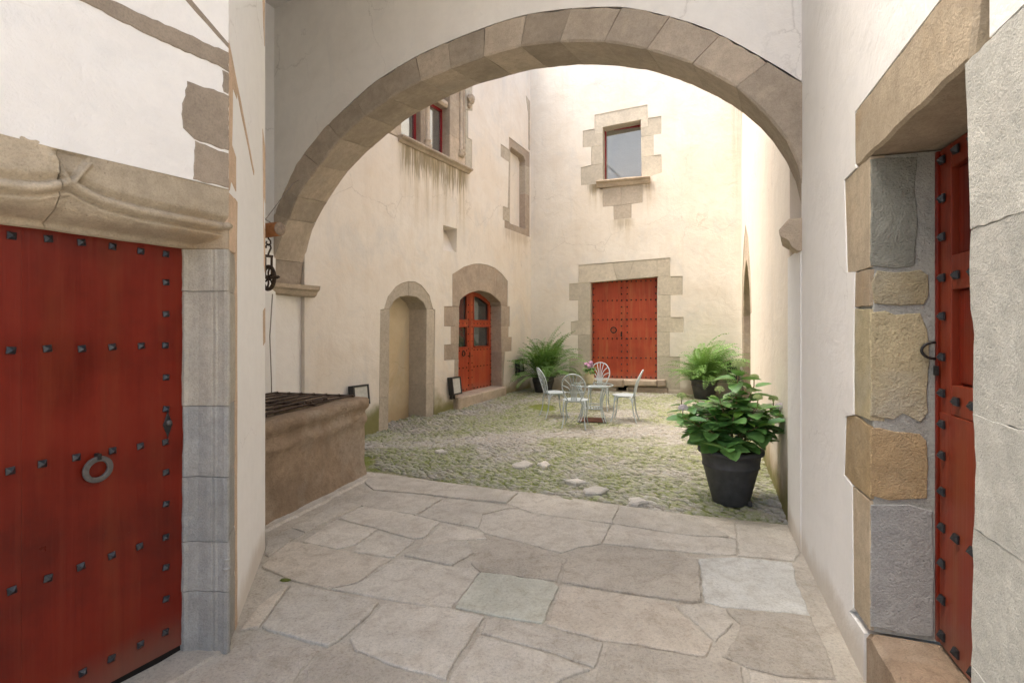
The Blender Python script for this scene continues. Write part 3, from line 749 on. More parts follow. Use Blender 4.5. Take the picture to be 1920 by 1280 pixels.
# ------------------------------------------------------------------ left passage wall with the big door
lp_outer = [(-.6, -.1), (1.5, -.1), (1.5, 2.284), (2.30, 2.275), (2.84, 2.287), (3.012, 2.288), (3.012, 5.6), (-.6, 5.6)]
lp = link('passage_wall', plate_mesh('passage_wall', lp_outer, [], .5, 'white'), None, F_LP, 'pale plaster wall on the left above the moulded stone doorway', 'wall')
for nm, pl in (('stone_patch', [(2.809, 2.735), (2.982, 2.752), (3.012, 2.752), (3.012, 2.478), (2.90, 2.478), (2.839, 2.482), (2.787, 2.514), (2.782, 2.6)]),
               ('stone_patch', [(2.84, 2.470), (3.012, 2.462), (3.012, 2.295), (2.836, 2.291)]),
               ('stone_patch', [(2.982, 2.866), (3.012, 2.866), (3.012, 2.760), (2.982, 2.758)])):
    slab(nm, pl, -.004, .03, 'patch', lp, bev=.003, seg=.022, jit=.004)
slab('stone_band', [(1.7, 2.84), (2.1, 2.85), (2.382, 2.871), (2.642, 2.865), (2.8, 2.868), (2.978, 2.875), (3.012, 2.872), (3.012, 2.962), (2.756, 2.949), (2.492, 2.933), (2.1, 2.92), (1.7, 2.90)], -.0055, .03, 'patch', lp, bev=.003, seg=.025, jit=.004)
slab('stone_band', [(2.60, 3.24), (2.792, 3.104), (2.9, 3.045), (3.012, 2.988), (3.012, 3.01), (2.91, 3.07), (2.821, 3.122), (2.63, 3.26)], -.004, .03, 'patch', lp, bev=.003, seg=.06, jit=.003)
# moulded lintel: ogee over the door, two stones with a crack between
UC = 2.362
OG = [(0, 2.162), (.02, 2.153), (.05, 2.138), (.09, 2.122), (.13, 2.113), (.25, 2.104), (.41, 2.102), (.9, 2.102)]
PROFU = [(2.906, .186), (2.920, .176), (2.936, .150), (2.954, .108), (2.968, .068), (2.976, .050), (2.990, .022), (2.999, -.004), (3.008, -.008), (3.02, .004)]
def lint_depth(u, v):
    s = abs(u - UC); vc = interp(OG, s); w = v - vc
    nz = .0035 * noise.noise((u * 9, v * 9, 2.)) + .0015 * noise.noise((u * 35, v * 35, 2.))
    if w > .06: d = .004
    elif w > .016: d = .004 + .022 * math.sin(math.pi * (w - .016) / .044 * .5 + math.pi * .5) ** 2
    elif w > -.022: d = .006 - .014 * math.cos((w + .003) / .019 * math.pi / 2)
    elif w > -.034: d = .028
    elif w > -.052: d = .026 - .007 * math.sin((w + .052) / .018 * math.pi)
    else:
        t = min(1, (-.052 - w) / max(.02, (vc - .052 - 2.015))); d = .032 + .105 * t ** 1.35 - .010 * math.sin(t * math.pi)
    if v < 2.012: d = max(d, .15)
    if w < -.022 and u > 2.906: d = min(d, interp(PROFU, u) + .004)
    # crossed ends of the ogee rise into a little bud
    if v > vc - .01 and s < .085:
        for sg in (-1, 1):
            q = abs((u - UC) - sg * (v - 2.150) * .62)
            if q < .013 and v < 2.245: d = min(d, -.012 * math.cos(q / .013 * math.pi / 2))
        if s < (v - 2.165) * .62 - .008 and v < 2.27: d = max(d, .012 + .05 * ((v - 2.165) * .62 - s))
    if u < 2.30: d += .004 * noise.noise((u * 5, v * 30, 5.))
    return d + nz
def lintel(u0, u1, edge0, edge1, seed):
    nu = int((u1 - u0) / .0065); nv = 48; vs, fs = [], []
    v0, v1 = 1.992, 2.287
    for i in range(nu + 1):
        for j in range(nv + 1):
            v = v0 + (v1 - v0) * j / nv
            e0 = edge0(v); e1 = edge1(v); u = e0 + (e1 - e0) * i / nu
            dd = lint_depth(u, v)
            if min(u - e0, e1 - u) < .005 and 1.9 < u < 2.9: dd += .004
            vs.append((u, dd, v + (0 if 0 < j else .004 * noise.noise((u * 7, 0, 0)))))
    for i in range(nu):
        for j in range(nv):
            a = i * (nv + 1) + j; fs.append((a, a + nv + 1, a + nv + 2, a + 1))
    o = len(vs)
    for i in range(nu + 1): vs.append((vs[i * (nv + 1)][0], .45, v0))          # soffit
    for i in range(nu): a = i * (nv + 1); fs.append((a + nv + 1, a, o + i, o + i + 1))
    o2 = len(vs)
    for i in range(nu + 1): q = vs[i * (nv + 1) + nv]; vs.append((q[0], .45, v1))
    for i in range(nu): a = i * (nv + 1) + nv; fs.append((a, a + nv + 1, o2 + i + 1, o2 + i))
    for i, fl in ((0, False), (nu, True)):
        base = [i * (nv + 1) + j for j in range(nv + 1)]; f = tuple(base) + (o2 + i, o + i)
        fs.append(f if fl else f[::-1])
    return mesh('lintel_stone', vs, fs, 'lintel', True)
crack = lambda v: 2.325 + .006 * math.sin(v * 33) + (.014 if v < 2.15 else 0) * min(1, (2.15 - v) * 14) + .004 * noise.noise((0, v * 30, 0))
link('lintel_stone', lintel(1.5, 2.31, lambda v: 1.5, lambda v: crack(v) - .0008, 1), lp)
link('lintel_stone', lintel(2.32, 3.02, lambda v: crack(v) + .0008, lambda v: 3.016, 2), lp)
# jambs
def jamb_blocks(prof, vcuts, mat, seed, mats=None):
    rs = random.Random(seed)
    for bi, (v0, v1) in enumerate(zip(vcuts, vcuts[1:])):
        vs, fs = [], []; m = len(prof); n = max(3, int((v1 - v0) / .035))
        du, dd = rs.uniform(-.002, .002), rs.uniform(-.003, .003)
        for i in range(n + 1):
            t = i / n; v = v0 + .0015 + (v1 - v0 - .003) * t
            ed = .004 if i in (0, n) else 0
            for u, d in prof:
                nn = noise.noise((u * 14, v * 7, seed + bi)) * .004 + noise.noise((u * 50, v * 22, seed)) * .0022
                vs.append((u + du + (nn if d < .18 else nn * 1.5), d + dd + ed + nn, v))
        for i in range(n):
            for j in range(m - 1):
                fs.append((i * m + j, i * m + j + 1, (i + 1) * m + j + 1, (i + 1) * m + j))
        fs.append(tuple(n * m + j for j in range(m))); fs.append(tuple(range(m))[::-1])
        me = mesh('jamb_stone', vs, fs, mats[bi % len(mats)] if mats else mat, False)
        link('jamb_stone', me, lp)
PROF = [(2.906, .30), (2.906, .186), (2.920, .176), (2.930, .160), (2.936, .150), (2.946, .135), (2.954, .108), (2.960, .085), (2.968, .068), (2.974, .066), (2.976, .050), (2.984, .044), (2.990, .022), (2.992, .006), (2.999, -.008), (3.008, -.010), (3.016, -.002), (3.022, .012), (3.032, .030), (3.045, .042), (3.060, .050), (3.066, .064), (3.10, .098), (3.165, .160), (3.165, .34)]
jamb_blocks(PROF, [-.03, .30, .545, .865, 1.215, 1.782, 1.991], 'jamb', 4, ['jamb', 'jamb', 'jamb', 'jamb', 'jambw', 'jambw'])
jamb_blocks([(3.34 - u - 1.76 + .02, d) for u, d in PROF[::-1]], [-.03, .5, 1.2, 1.991], 'jamb', 9)
tube('jamb_base_ring', [(3.003 + .012 * math.cos(a), .004 - .014 * math.sin(a), .46) for a in [math.pi * k / 8 for k in range(9)]], .0055, 'jamb', lp)
tube('jamb_base_ring', [(3.003 + .013 * math.cos(a), .004 - .014 * math.sin(a), .415) for a in [math.pi * k / 8 for k in range(9)]], .008, 'jamb', lp)
tube('capital_bud', [(2.985, -.004, 2.102), (3.0, -.016, 2.103), (3.016, -.010, 2.104)], [.014, .017, .012], 'lintel', lp, 8)
slab('threshold', [(1.5, -.05), (3.0, -.05), (3.0, .006), (1.5, .006)], .02, .5, 'flag_r', lp, bev=.01, seg=.1, jit=.004)

box('under_door_shade', (1.5, .212, -.05), (3.0, .45, .046), 'dark', lp)  # black box added for the shade in the gap under the door
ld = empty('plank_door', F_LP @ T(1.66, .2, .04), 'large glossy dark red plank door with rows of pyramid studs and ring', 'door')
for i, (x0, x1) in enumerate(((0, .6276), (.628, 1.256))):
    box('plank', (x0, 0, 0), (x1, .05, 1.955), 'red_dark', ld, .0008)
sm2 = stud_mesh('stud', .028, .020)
us = [2.828 - .1142 * k for k in range(10)]
for v in (1.957, 1.516, 1.056, .60, .146):
    for u in us:
        if abs(v - 1.056) < .01 and abs(u - 2.48) < .12:
            link('stud', sm2, ld, T(u - 1.66 - .02 * (u < 2.5) , 0, v - .04 + .004)); continue
        link('stud', sm2, ld, T(u - 1.66 + random.uniform(-.004, .004), 0, v - .04 + random.uniform(-.004, .004)) @ Matrix.Rotation(random.uniform(-.15, .15), 4, 'Y'))
for k in range(-2, 11):
    v = 1.516 - .152 * k
    if k % 3 == 0 or not .1 < v < 1.93: continue
    link('stud', sm2, ld, T(2.828 - 1.66, 0, v - .04) @ Matrix.Rotation(random.uniform(-.2, .2), 4, 'Y'))
def annulus(name, r0, r1, t, mat, n=36):
    vs, fs = [], []
    for k in range(n):
        a = 2 * math.pi * k / n; c, s = math.cos(a), math.sin(a)
        for r, y in ((r0, 0), (r0, -t), (r0 + .003, -t - .002), (r1 - .003, -t - .002), (r1, -t), (r1, 0)): vs.append((r * c, y, r * s))
    for k in range(n):
        k2 = (k + 1) % n
        for j in range(6):
            j2 = (j + 1) % 6; fs.append((k * 6 + j, k2 * 6 + j, k2 * 6 + j2, k * 6 + j2))
    me = mesh(name, vs, fs, mat, False); bm = bmesh.new(); bm.from_mesh(me); bmesh.ops.recalc_face_normals(bm, faces=bm.faces); bm.to_mesh(me); bm.free(); return me
link('ring_handle', annulus('ring_handle', .035, .057, .010, 'ringgrey'), ld, T(2.537 - 1.66, -.012, .995 - .04) @ Matrix.Rotation(.10, 4, 'X'))
box('ring_staple', (2.537 - 1.66 - .008, -.032, 1.036 - .04), (2.537 - 1.66 + .008, .0, 1.062 - .04), 'iron', ld, .003)
lk = []
for k in range(20):
    a = 2 * math.pi * k / 20; r = 1 + .18 * math.cos(4 * a) + .12 * math.cos(8 * a); lk.append((2.836 - 1.66 + .022 * r * math.cos(a) * .8, 1.136 - .04 + .056 * r * math.sin(a) * .9))
_lk = slab('lock_plate', lk, -.006, 0, 'iron', ld, bev=.002, seg=9, jit=0)
link('lock_cylinder', lathe_mesh('lock_cylinder', [(.012, 0), (.013, .012), (.009, .016), (0.0005, .016)], 'ringgrey', 14), _lk, T(2.836 - 1.66, -.004, 1.146 - .04) @ Matrix.Rotation(rad(90), 4, 'X'))

# splayed end of the left wall, the return behind it and the bay wall behind the well
sp = link('pier_wall', plate_mesh('pier_wall', [(.19, -.1), (1.246, -.1), (1.246, 5.6), (.0, 5.6), (.0, 2.288), (.19, 2.288)], [], .25, 'white_clean'), None, F_SP, 'slim white splayed wall end beside the left stone jamb', 'wall')
for pl in ([(.02, 3.05), (.10, 2.98), (.24, 2.90), (.25, 2.84), (.14, 2.86), (.12, 2.55), (.22, 2.52), (.22, 2.33), (.1, 2.36), (.06, 2.30), (.003, 2.30), (.003, 3.05)], [(.0, 3.02), (.03, 3.06), (.5, 2.78), (.78, 2.60), (.77, 2.57), (.5, 2.73)],
           [(1.02, 4.4), (1.22, 4.4), (1.21, 3.62), (1.15, 3.75)], [(1.12, 3.0), (1.235, 2.9), (1.24, 2.5), (1.17, 2.55), (1.16, 2.35), (1.235, 2.3), (1.235, 2.0), (1.18, 2.05)], [(1.14, 1.72), (1.235, 1.75), (1.238, 1.50), (1.15, 1.48)]):
    slab('stone_patch', pl, -.003, .03, 'peach', sp, bev=.003, seg=.08, jit=.005)
slab('corner_stone', [(.0, 1.993), (.19, 1.993), (.22, 2.1), (.20, 2.285), (.0, 2.285)], -.006, .05, 'peach', sp, bev=.004, seg=.09, jit=.003)
slab('corner_stone', [(.19, -.05), (.25, -.05), (.24, .5), (.25, 1.2), (.235, 2.0), (.25, 2.29), (.19, 2.29)], -.004, .05, 'peach', sp, bev=.004, seg=.09, jit=.006)
K2 = (-1.79, 3.79); K3 = (-4.1, 3.95)
link('return_face', plate_mesh('return_face', [(0, -.1), (2.2, -.1), (2.2, 5.6), (0, 5.6)], [], .2, 'white'), sp, F_SP.inverted() @ frame(K2, sub(K3, K2)))
bay = link('bay_wall', plate_mesh('bay_wall', [(0, -.1), (3.115, -.1), (3.115, 6.2), (0, 6.2)], [], .3, 'white_clean'), None, frame((-3.95, 3.6), (1.0, 3.0)), 'white bay wall behind the stone well, left of the arch foot', 'wall')

# unseen roof over the passage, cut to shape the light (open behind the camera)
rf = [(-4.3, -1.0), (-1.05, -1.0), (-.85, 2.2), (3.0, 3.3), (3.2, 3.6), (-3.4, 7.2), (-4.6, 5.5)]
_n = len(rf)
link('passage_shade_roof', mesh('passage_shade_roof', [(x, y, 5.59) for x, y in rf] + [(x, y, 5.9) for x, y in rf], [tuple(range(_n))[::-1], tuple(range(_n, 2 * _n))] + [(i, (i + 1) % _n, _n + (i + 1) % _n, _n + i) for i in range(_n)], 'white'), kind='structure')

# ------------------------------------------------------------------ left courtyard wall
o_niche = [(1.44, -.1), (1.476, 1.898), (1.562, 1.909), (1.65, 2.112), (1.843, 2.29), (2.0, 2.36), (2.168, 2.404), (2.35, 2.41), (2.516, 2.365), (2.746, 2.199), (2.856, 1.951), (2.92, 1.943), (2.888, -.1)]
o_door = [(3.463, 2.64), (3.868, 2.826), (4.2, 2.915), (4.469, 2.955), (4.8, 2.96), (5.087, 2.928), (5.4, 2.83), (5.681, 2.675), (5.67, 2.107), (5.77, 2.107), (5.77, 1.637), (5.711, 1.637), (5.711, 1.395), (5.873, 1.395), (5.86, 1.065), (5.555, 1.065), (5.475, .306), (5.50, -.1), (3.505, -.1), (3.534, .989), (3.194, .993), (3.194, 1.288), (3.41, 1.29), (3.41, 1.635), (3.194, 1.637), (3.194, 2.012), (3.463, 2.02)]
o_hole = [(3.168, 3.536), (3.625, 3.542), (3.607, 3.08), (3.168, 3.065)]
o_blk = [(5.729, 6.019), (6.80, 5.97), (6.80, 3.865), (5.518, 3.882), (5.518, 4.05), (5.437, 4.052), (5.437, 4.363), (5.668, 4.362), (5.719, 5.431), (5.34, 5.45), (5.34, 5.74), (5.72, 5.724)]
o_goth = [(1.55, 4.77), (4.165, 4.80), (4.165, 5.45), (4.02, 5.45), (4.02, 6.0), (4.175, 6.05), (4.175, 7.3), (1.55, 7.3)]
def open_bottom(poly, v=-.1): return poly
H_LW = 8.6
outer = [(.015, -.1), (1.44, -.1)] + o_niche[1:-1] + [(2.888, -.1), (3.505, -.1)] + [p for p in (o_door[o_door.index((3.505, -.1)) + 1:] + o_door[:o_door.index((5.50, -.1))])] + [(5.50, -.1), (6.95, -.1), (6.95, H_LW), (.015, H_LW)]
lw = link('courtyard_wall', plate_mesh('courtyard_wall', outer, [o_hole, o_blk, o_goth], .42, 'wall_left'), None, F_LW, 'stained cream wall left of the yard with niche, arched door and high window', 'wall')
R0 = .010
def lws(nm, poly, mat, d1=.42, d0=R0, bev=.008, **k): return slab(nm, poly, d0, d1, mat, lw, bev=bev, **k)
for p in ([(1.44, -.1), (1.675, -.1), (1.69, .48), (1.462, .477)], [(1.462, .477), (1.69, .48), (1.713, 1.9), (1.476, 1.898)], [(2.66, -.1), (2.888, -.1), (2.895, .588), (2.668, .584)], [(2.668, .584), (2.895, .588), (2.92, 1.943), (2.683, 1.936)]):
    lws('jamb_stone', p, 'granite', jit=.004)
for p in ([(1.562, 1.9), (1.65, 2.112), (1.843, 2.29), (2.0, 2.36), (2.168, 2.404), (2.182, 2.158), (1.976, 2.129), (1.817, 2.05), (1.713, 1.905)], [(2.168, 2.404), (2.35, 2.41), (2.516, 2.365), (2.746, 2.199), (2.856, 1.945), (2.683, 1.937), (2.591, 2.057), (2.412, 2.143), (2.182, 2.158)]):
    lws('arch_stone', p, 'granite')
box('niche_back', (1.5, .41, -.15), (2.8, .46, 2.35), 'niche', lw)
for p in ([(3.463, 2.64), (3.868, 2.826), (4.2, 2.915), (4.45, 2.953), (4.45, 2.383), (4.25, 2.352), (4.062, 2.304), (3.9, 2.24), (3.755, 2.16), (3.72, 2.02), (3.463, 2.02)],
          [(4.45, 2.953), (4.8, 2.96), (5.087, 2.928), (5.22, 2.89), (5.12, 2.285), (4.904, 2.353), (4.68, 2.382), (4.45, 2.383)],
          [(5.22, 2.89), (5.4, 2.83), (5.681, 2.675), (5.67, 2.107), (5.39, 2.107), (5.36, 2.18), (5.12, 2.285)]):
    lws('arch_stone', p, 'dbrown')
for p in ([(3.194, 2.012), (3.72, 2.02), (3.715, 1.635), (3.194, 1.637)], [(3.41, 1.635), (3.715, 1.635), (3.705, 1.29), (3.41, 1.29)], [(3.194, 1.288), (3.705, 1.29), (3.70, .99), (3.194, .993)], [(3.534, .989), (3.70, .99), (3.68, -.05), (3.505, -.05)],
          [(5.39, 2.107), (5.77, 2.107), (5.77, 1.637), (5.395, 1.637)], [(5.395, 1.637), (5.711, 1.637), (5.711, 1.395), (5.40, 1.395)], [(5.40, 1.395), (5.873, 1.395), (5.86, 1.065), (5.41, 1.065)], [(5.41, 1.065), (5.555, 1.065), (5.475, .306), (5.49, -.05), (5.41, -.05)]):
    lws('jamb_stone', p, 'dbrown', jit=.005)
lws('threshold', [(3.5, -.06), (4.35, -.06), (4.36, .268), (3.5, .25)], 'goth', d0=-.12, bev=.02)
lws('threshold', [(4.37, -.06), (5.42, -.06), (5.42, .285), (4.38, .268)], 'goth', d0=-.11, bev=.02)
# splayed vent hole
link('vent_hole', mesh('vent_hole', [(3.10, .02, 3.02), (3.68, .02, 3.02), (3.68, .34, 3.62), (3.10, .34, 3.62)], [(0, 1, 2, 3)], 'wall_left'), lw)
# blocked-up window
for p in ([(5.729, 6.019), (6.80, 5.97), (6.80, 5.6), (6.585, 5.6), (6.585, 5.70), (6.50, 5.79), (5.86, 5.82), (5.82, 5.78), (5.82, 5.72), (5.72, 5.724)], [(5.34, 5.74), (5.82, 5.72), (5.815, 5.43), (5.34, 5.45)], [(5.719, 5.431), (5.815, 5.43), (5.80, 4.36), (5.668, 4.362)],
          [(5.437, 4.363), (5.80, 4.36), (5.80, 4.05), (5.437, 4.052)], [(5.518, 4.05), (5.80, 4.05), (5.84, 4.03), (6.55, 4.03), (6.80, 4.04), (6.80, 3.865), (5.518, 3.882)], [(6.585, 5.6), (6.8, 5.6), (6.8, 4.9), (6.585, 4.9)], [(6.585, 4.9), (6.8, 4.9), (6.8, 4.04), (6.55, 4.03), (6.585, 4.08)]):
    lws('window_stone', p, 'granite' if len(p) == 4 else 'dbrown', d1=.3)
box('blocked_panel', (5.6, .18, 3.9), (6.75, .28, 5.95), 'wall_left', lw)
for p in ([(6.58, 7.30), (6.80, 7.24), (6.80, 6.9), (6.70, 6.9)], [(6.70, 6.9), (6.8, 6.9), (6.8, 6.02), (6.725, 6.02)]): lws('corner_stone', p, 'granite', d1=.05, d0=-.012)
# late-gothic window surround
for p in ([(3.41, 4.80), (3.95, 4.80), (3.95, 5.32), (3.41, 5.32)], [(3.41, 5.32), (3.95, 5.32), (3.95, 5.95), (3.41, 5.95)], [(3.41, 5.95), (3.95, 5.95), (3.95, 6.9), (3.41, 6.9)]):
    lws('jamb_stone', p, 'goth', d0=.015, jit=.004)
for p in ([(3.95, 4.80), (4.165, 4.80), (4.165, 5.45), (3.95, 5.45)], [(3.95, 5.45), (4.02, 5.45), (4.02, 6.0), (3.95, 6.0)], [(3.95, 6.0), (4.175, 6.05), (4.175, 6.9), (3.95, 6.9)]): lws('jamb_stone', p, 'pale', d1=.3)
lws('jamb_stone', [(1.55, 4.80), (2.0, 4.80), (2.0, 6.9), (1.55, 6.9)], 'goth')
lws('lintel_stone', [(1.55, 6.9), (4.175, 6.9), (4.175, 7.3), (1.55, 7.3)], 'goth')
lws('mullion', [(2.62, 4.80), (2.88, 4.80), (2.88, 6.9), (2.62, 6.9)], 'goth', d0=.06, d1=.4, bev=.04)
lws('transom', [(2.0, 5.83), (2.61, 5.83), (2.61, 5.96), (2.0, 5.96)], 'goth', d0=.03, d1=.38, bev=.04)
lws('transom', [(2.89, 5.83), (3.40, 5.83), (3.40, 5.96), (2.89, 5.96)], 'goth', d0=.03, d1=.38, bev=.04)
def colonette(u, d, r, v0, v1):
    pr = [(r * 1.9, v0), (r * 1.9, v0 + .07), (r * 1.25, v0 + .10), (r * 1.7, v0 + .125), (r * 1.7, v0 + .15), (r, v0 + .18), (r, v1 - .15), (r * 1.5, v1 - .11), (r * 1.9, v1 - .03), (r * 1.9, v1)]
    link('colonette', lathe_mesh('colonette', pr, 'goth', 12), lw, T(u, d, 0))
colonette(2.75, .05, .045, 4.86, 5.83); colonette(3.76, .0, .034, 4.98, 6.9); colonette(3.84, .0, .026, 5.05, 6.9)
def extrude_u(name, prof, u0, u1, mat, parent, n=14, jit=.004, seed=0):
    rs = random.Random(seed); vs, fs = [], []; m = len(prof)
    for i in range(n + 1):
        for d, v in prof: vs.append((u0 + (u1 - u0) * i / n, d + rs.uniform(-jit, jit), v + rs.uniform(-jit, jit)))
    for i in range(n):
        for j in range(m):
            j2 = (j + 1) % m; fs.append((i * m + j, i * m + j2, (i + 1) * m + j2, (i + 1) * m + j))
    fs.append(tuple(range(m))[::-1]); fs.append(tuple(n * m + j for j in range(m)))
    me = mesh(name, vs, fs, mat); bm = bmesh.new(); bm.from_mesh(me); bmesh.ops.recalc_face_normals(bm, faces=bm.faces); bm.to_mesh(me); bm.free()
    return link(name, me, parent)
extrude_u('window_sill', [(.3, 4.83), (-.11, 4.815), (-.12, 4.785), (-.10, 4.765), (-.06, 4.75), (-.03, 4.715), (.3, 4.70)], 1.90, 4.03, 'goth', lw)
def blob(name, r, mat, seed, sub=3, amp=.25, sc=2.2):
    bm = bmesh.new(); bmesh.ops.create_icosphere(bm, subdivisions=sub, radius=r)
    for v in bm.verts: v.co *= 1 + amp * noise.noise(v.co * (sc / r) + Vector((seed, 0, 0)))
    me = bpy.data.meshes.new(name); bm.to_mesh(me); bm.free(); me.materials.append(M[mat]); return me
link('carved_corbel', blob('carved_corbel', .10, 'goth', 3.), lw, T(4.06, -.04, 6.24) @ Matrix.Diagonal((1.05, .7, 1.0, 1)))
link('carved_corbel', blob('carved_corbel', .06, 'goth', 8.), lw, T(4.05, -.01, 6.12) @ Matrix.Diagonal((1, .7, 1.2, 1)))
# window leaves behind the stone
def window(fr, lights, depth, label, group=None, bars=.045):
    r = empty('window', fr, label, 'window', group)
    for (u0, u1, v0, v1) in lights:
        for a, b, c, d in ((u0, u0 + bars, v0, v1), (u1 - bars, u1, v0, v1), (u0 + bars, u1 - bars, v1 - bars, v1), (u0 + bars, u1 - bars, v0, v0 + bars)):
            box('frame', (a, depth, c), (b, depth + .06, d), 'red_frame', r, .004)
        box('pane', (u0 + bars - .005, depth + .03, v0 + bars - .005), (u1 - bars + .005, depth + .04, v1 - bars + .005), 'pane', r)
    return r
window(F_LW, [(1.98, 2.62, 4.83, 5.83), (2.88, 3.42, 4.83, 5.83), (1.98, 2.62, 5.96, 6.9), (2.88, 3.42, 5.96, 6.9)], .20, 'mullioned stone window with dark red frames high on the left wall')

# arched red door with four glazed lights
ad = empty('arched_door', F_LW @ T(3.66, .29, .27), 'red double door with glazed upper lights under the low stone arch', 'door')
def leafpoly(x0, x1): # outline follows the segmental head
    top = [(3.66, 2.05), (3.755, 2.16), (4.062, 2.31), (4.469, 2.40), (4.7, 2.40), (4.904, 2.37), (5.36, 2.20), (5.45, 2.12)]
    xs = [x0 + (x1 - x0) * i / 8 for i in range(9)]
    return [(x0, 0), (x1, 0)] + [(x, interp([(a - 3.66, b - .27 + .03) for a, b in top], x)) for x in xs[::-1]]
for x0, x1 in ((0, .868), (.874, 1.76)):
    P = leafpoly(x0, x1); hd = lambda x: interp([(.0, 1.81), (.095, 1.92), (.40, 2.06), (.81, 2.14), (1.24, 2.12), (1.70, 1.95), (1.8, 1.88)], x)
    w0, w1 = x0 + .13, x1 - .13
    h1 = [(w0, .93), (w1, .93), (w1, 1.36), (w0, 1.36)]
    h2 = [(w0, 1.50), (w1, 1.50)] + [(w1 - (w1 - w0) * i / 4, hd(w1 - (w1 - w0) * i / 4) - .11) for i in range(5)]
    lf = link('leaf', plate_mesh('leaf', P, [h1, h2], .055, 'red'), ad)
    for h in (h1, h2):
        zz = [b for a, b in h]
        slab('pane', inset(ccw(h), -.012), .03, .04, 'pane_dark', lf, bev=.001, seg=9, jit=0)
        # raised bead round each light
        vs, fs = tube_geo([(a, -.006, b) for a, b in h], .014, 6, True); link('bead', mesh('bead', vs, fs, 'red', True), lf)
    box('stile', ((x1 - .045) if x0 == 0 else x0, -.012, .02), (x1 if x0 == 0 else x0 + .045, .0, 1.95), 'red', lf, .004)
def studs_mesh(pts, s, h, mat):
    vs, fs = [], []; b = stud_mesh('t', s, h); bv = [v.co.copy() for v in b.vertices]; bf = [tuple(p.vertices) for p in b.polygons]; bpy.data.meshes.remove(b)
    for x, z in pts:
        o = len(vs); vs += [(v.x + x, v.y - .001, v.z + z) for v in bv]; fs += [tuple(o + i for i in f) for f in bf]
    return mesh('studs', vs, fs, mat)
pts = []
for k in range(13):
    for z in (.04, .50, .86, 1.43): pts.append((.06 + k * .135 + (.0 if k < 6 else .02), z))
for k in range(12):
    for x in (.80, .94, .03, 1.73): pts.append((x, .12 + k * .155))
link('studs', studs_mesh(pts, .026, .018, 'rust'), ad, kind='stuff')
link('ring_handle', annulus('ring_handle', .042, .060, .012, 'rust'), ad, T(.60, -.015, .80))
box('lock_plate', (.825, -.022, .70), (.85, -.012, .82), 'rust', ad, .002)

# ------------------------------------------------------------------ back wall
o_bw = [(1.603, 6.704), (2.833, 6.771), (2.849, 6.456), (3.146, 6.465), (3.146, 6.055), (2.973, 6.053), (2.973, 5.58), (3.146, 5.582), (3.158, 5.167), (2.89, 5.10), (2.89, 4.98), (2.73, 4.95), (2.725, 4.515), (2.473, 4.50), (2.473, 4.172), (2.06, 4.162), (2.052, 4.49), (1.80, 4.485), (1.795, 4.90), (1.664, 4.95), (1.664, 5.045), (1.267, 5.049), (1.267, 5.481), (1.523, 5.513), (1.523, 5.947), (1.317, 5.957), (1.317, 6.357), (1.605, 6.372)]
o_bd = [(1.211, 3.124), (3.342, 3.21), (3.342, 2.783), (3.612, 2.78), (3.612, 2.355), (3.35, 2.355), (3.35, 1.85), (3.631, 1.853), (3.631, 1.51), (3.332, 1.508), (3.332, .95), (3.555, .953), (3.555, .2), (2.36, .2), (2.36, .12), (2.13, .12), (2.13, .2), (.979, .2), (.979, .875), (1.195, .88), (1.195, 1.433), (1.022, 1.434), (1.019, 1.756), (1.204, 1.78), (1.204, 2.276), (.979, 2.276), (.979, 2.686), (1.211, 2.69)]
bw = link('courtyard_wall', plate_mesh('courtyard_wall', [(-.1, -.1), (4.95, -.1), (4.95, 8.6), (-.1, 8.6)], [o_bw, o_bd], .45, 'wall_back'), None, F_BW, 'tall cream back wall of the yard with a square window over a double door', 'wall')
def bws(nm, poly, mat='pale', d0=.010, d1=.42, bev=.007, **k): return slab(nm, poly, d0, d1, mat, bw, bev=bev, **k)
for nm, p in (('lintel_stone', [(1.603, 6.704), (2.833, 6.771), (2.849, 6.456), (2.861, 6.252), (2.686, 6.25), (2.686, 6.444), (1.799, 6.385), (1.799, 6.239), (1.607, 6.238)]), ('jamb_stone', [(1.317, 6.357), (1.607, 6.372), (1.607, 6.238), (1.799, 6.239), (1.799, 5.959), (1.523, 5.946), (1.317, 5.958)]), ('jamb_stone', [(1.523, 5.946), (1.799, 5.959), (1.803, 5.514), (1.523, 5.513)]),
              ('jamb_stone', [(1.267, 5.481), (1.523, 5.513), (1.803, 5.514), (1.806, 5.06), (1.664, 5.044), (1.267, 5.049)]), ('jamb_stone', [(2.849, 6.456), (3.146, 6.465), (3.146, 6.055), (2.969, 6.053), (2.692, 6.039), (2.686, 6.25), (2.861, 6.252)]), ('jamb_stone', [(2.692, 6.039), (2.973, 6.053), (2.973, 5.578), (2.698, 5.574)]),
              ('jamb_stone', [(2.698, 5.574), (2.973, 5.578), (3.146, 5.582), (3.158, 5.167), (2.849, 5.093), (2.704, 5.10)]), ('apron_stone', [(1.795, 4.93), (2.236, 4.95), (2.242, 4.495), (1.803, 4.485)]), ('apron_stone', [(2.236, 4.95), (2.73, 4.96), (2.725, 4.515), (2.242, 4.495)]), ('apron_stone', [(2.052, 4.49), (2.473, 4.499), (2.473, 4.172), (2.06, 4.162)])):
    bws(nm, p, 'granite' if nm == 'apron_stone' else 'pale', jit=.002)
extrude_u('window_sill', [(.34, 5.11), (-.12, 5.10), (-.13, 5.07), (-.10, 5.045), (-.07, 5.035), (-.05, 4.98), (-.03, 4.945), (.34, 4.94)], 1.66, 2.90, 'goth', bw, seed=6)
window(F_BW, [(1.78, 2.72, 5.10, 6.45)], .30, 'single square window with dark red frame above the double door', bars=.05)
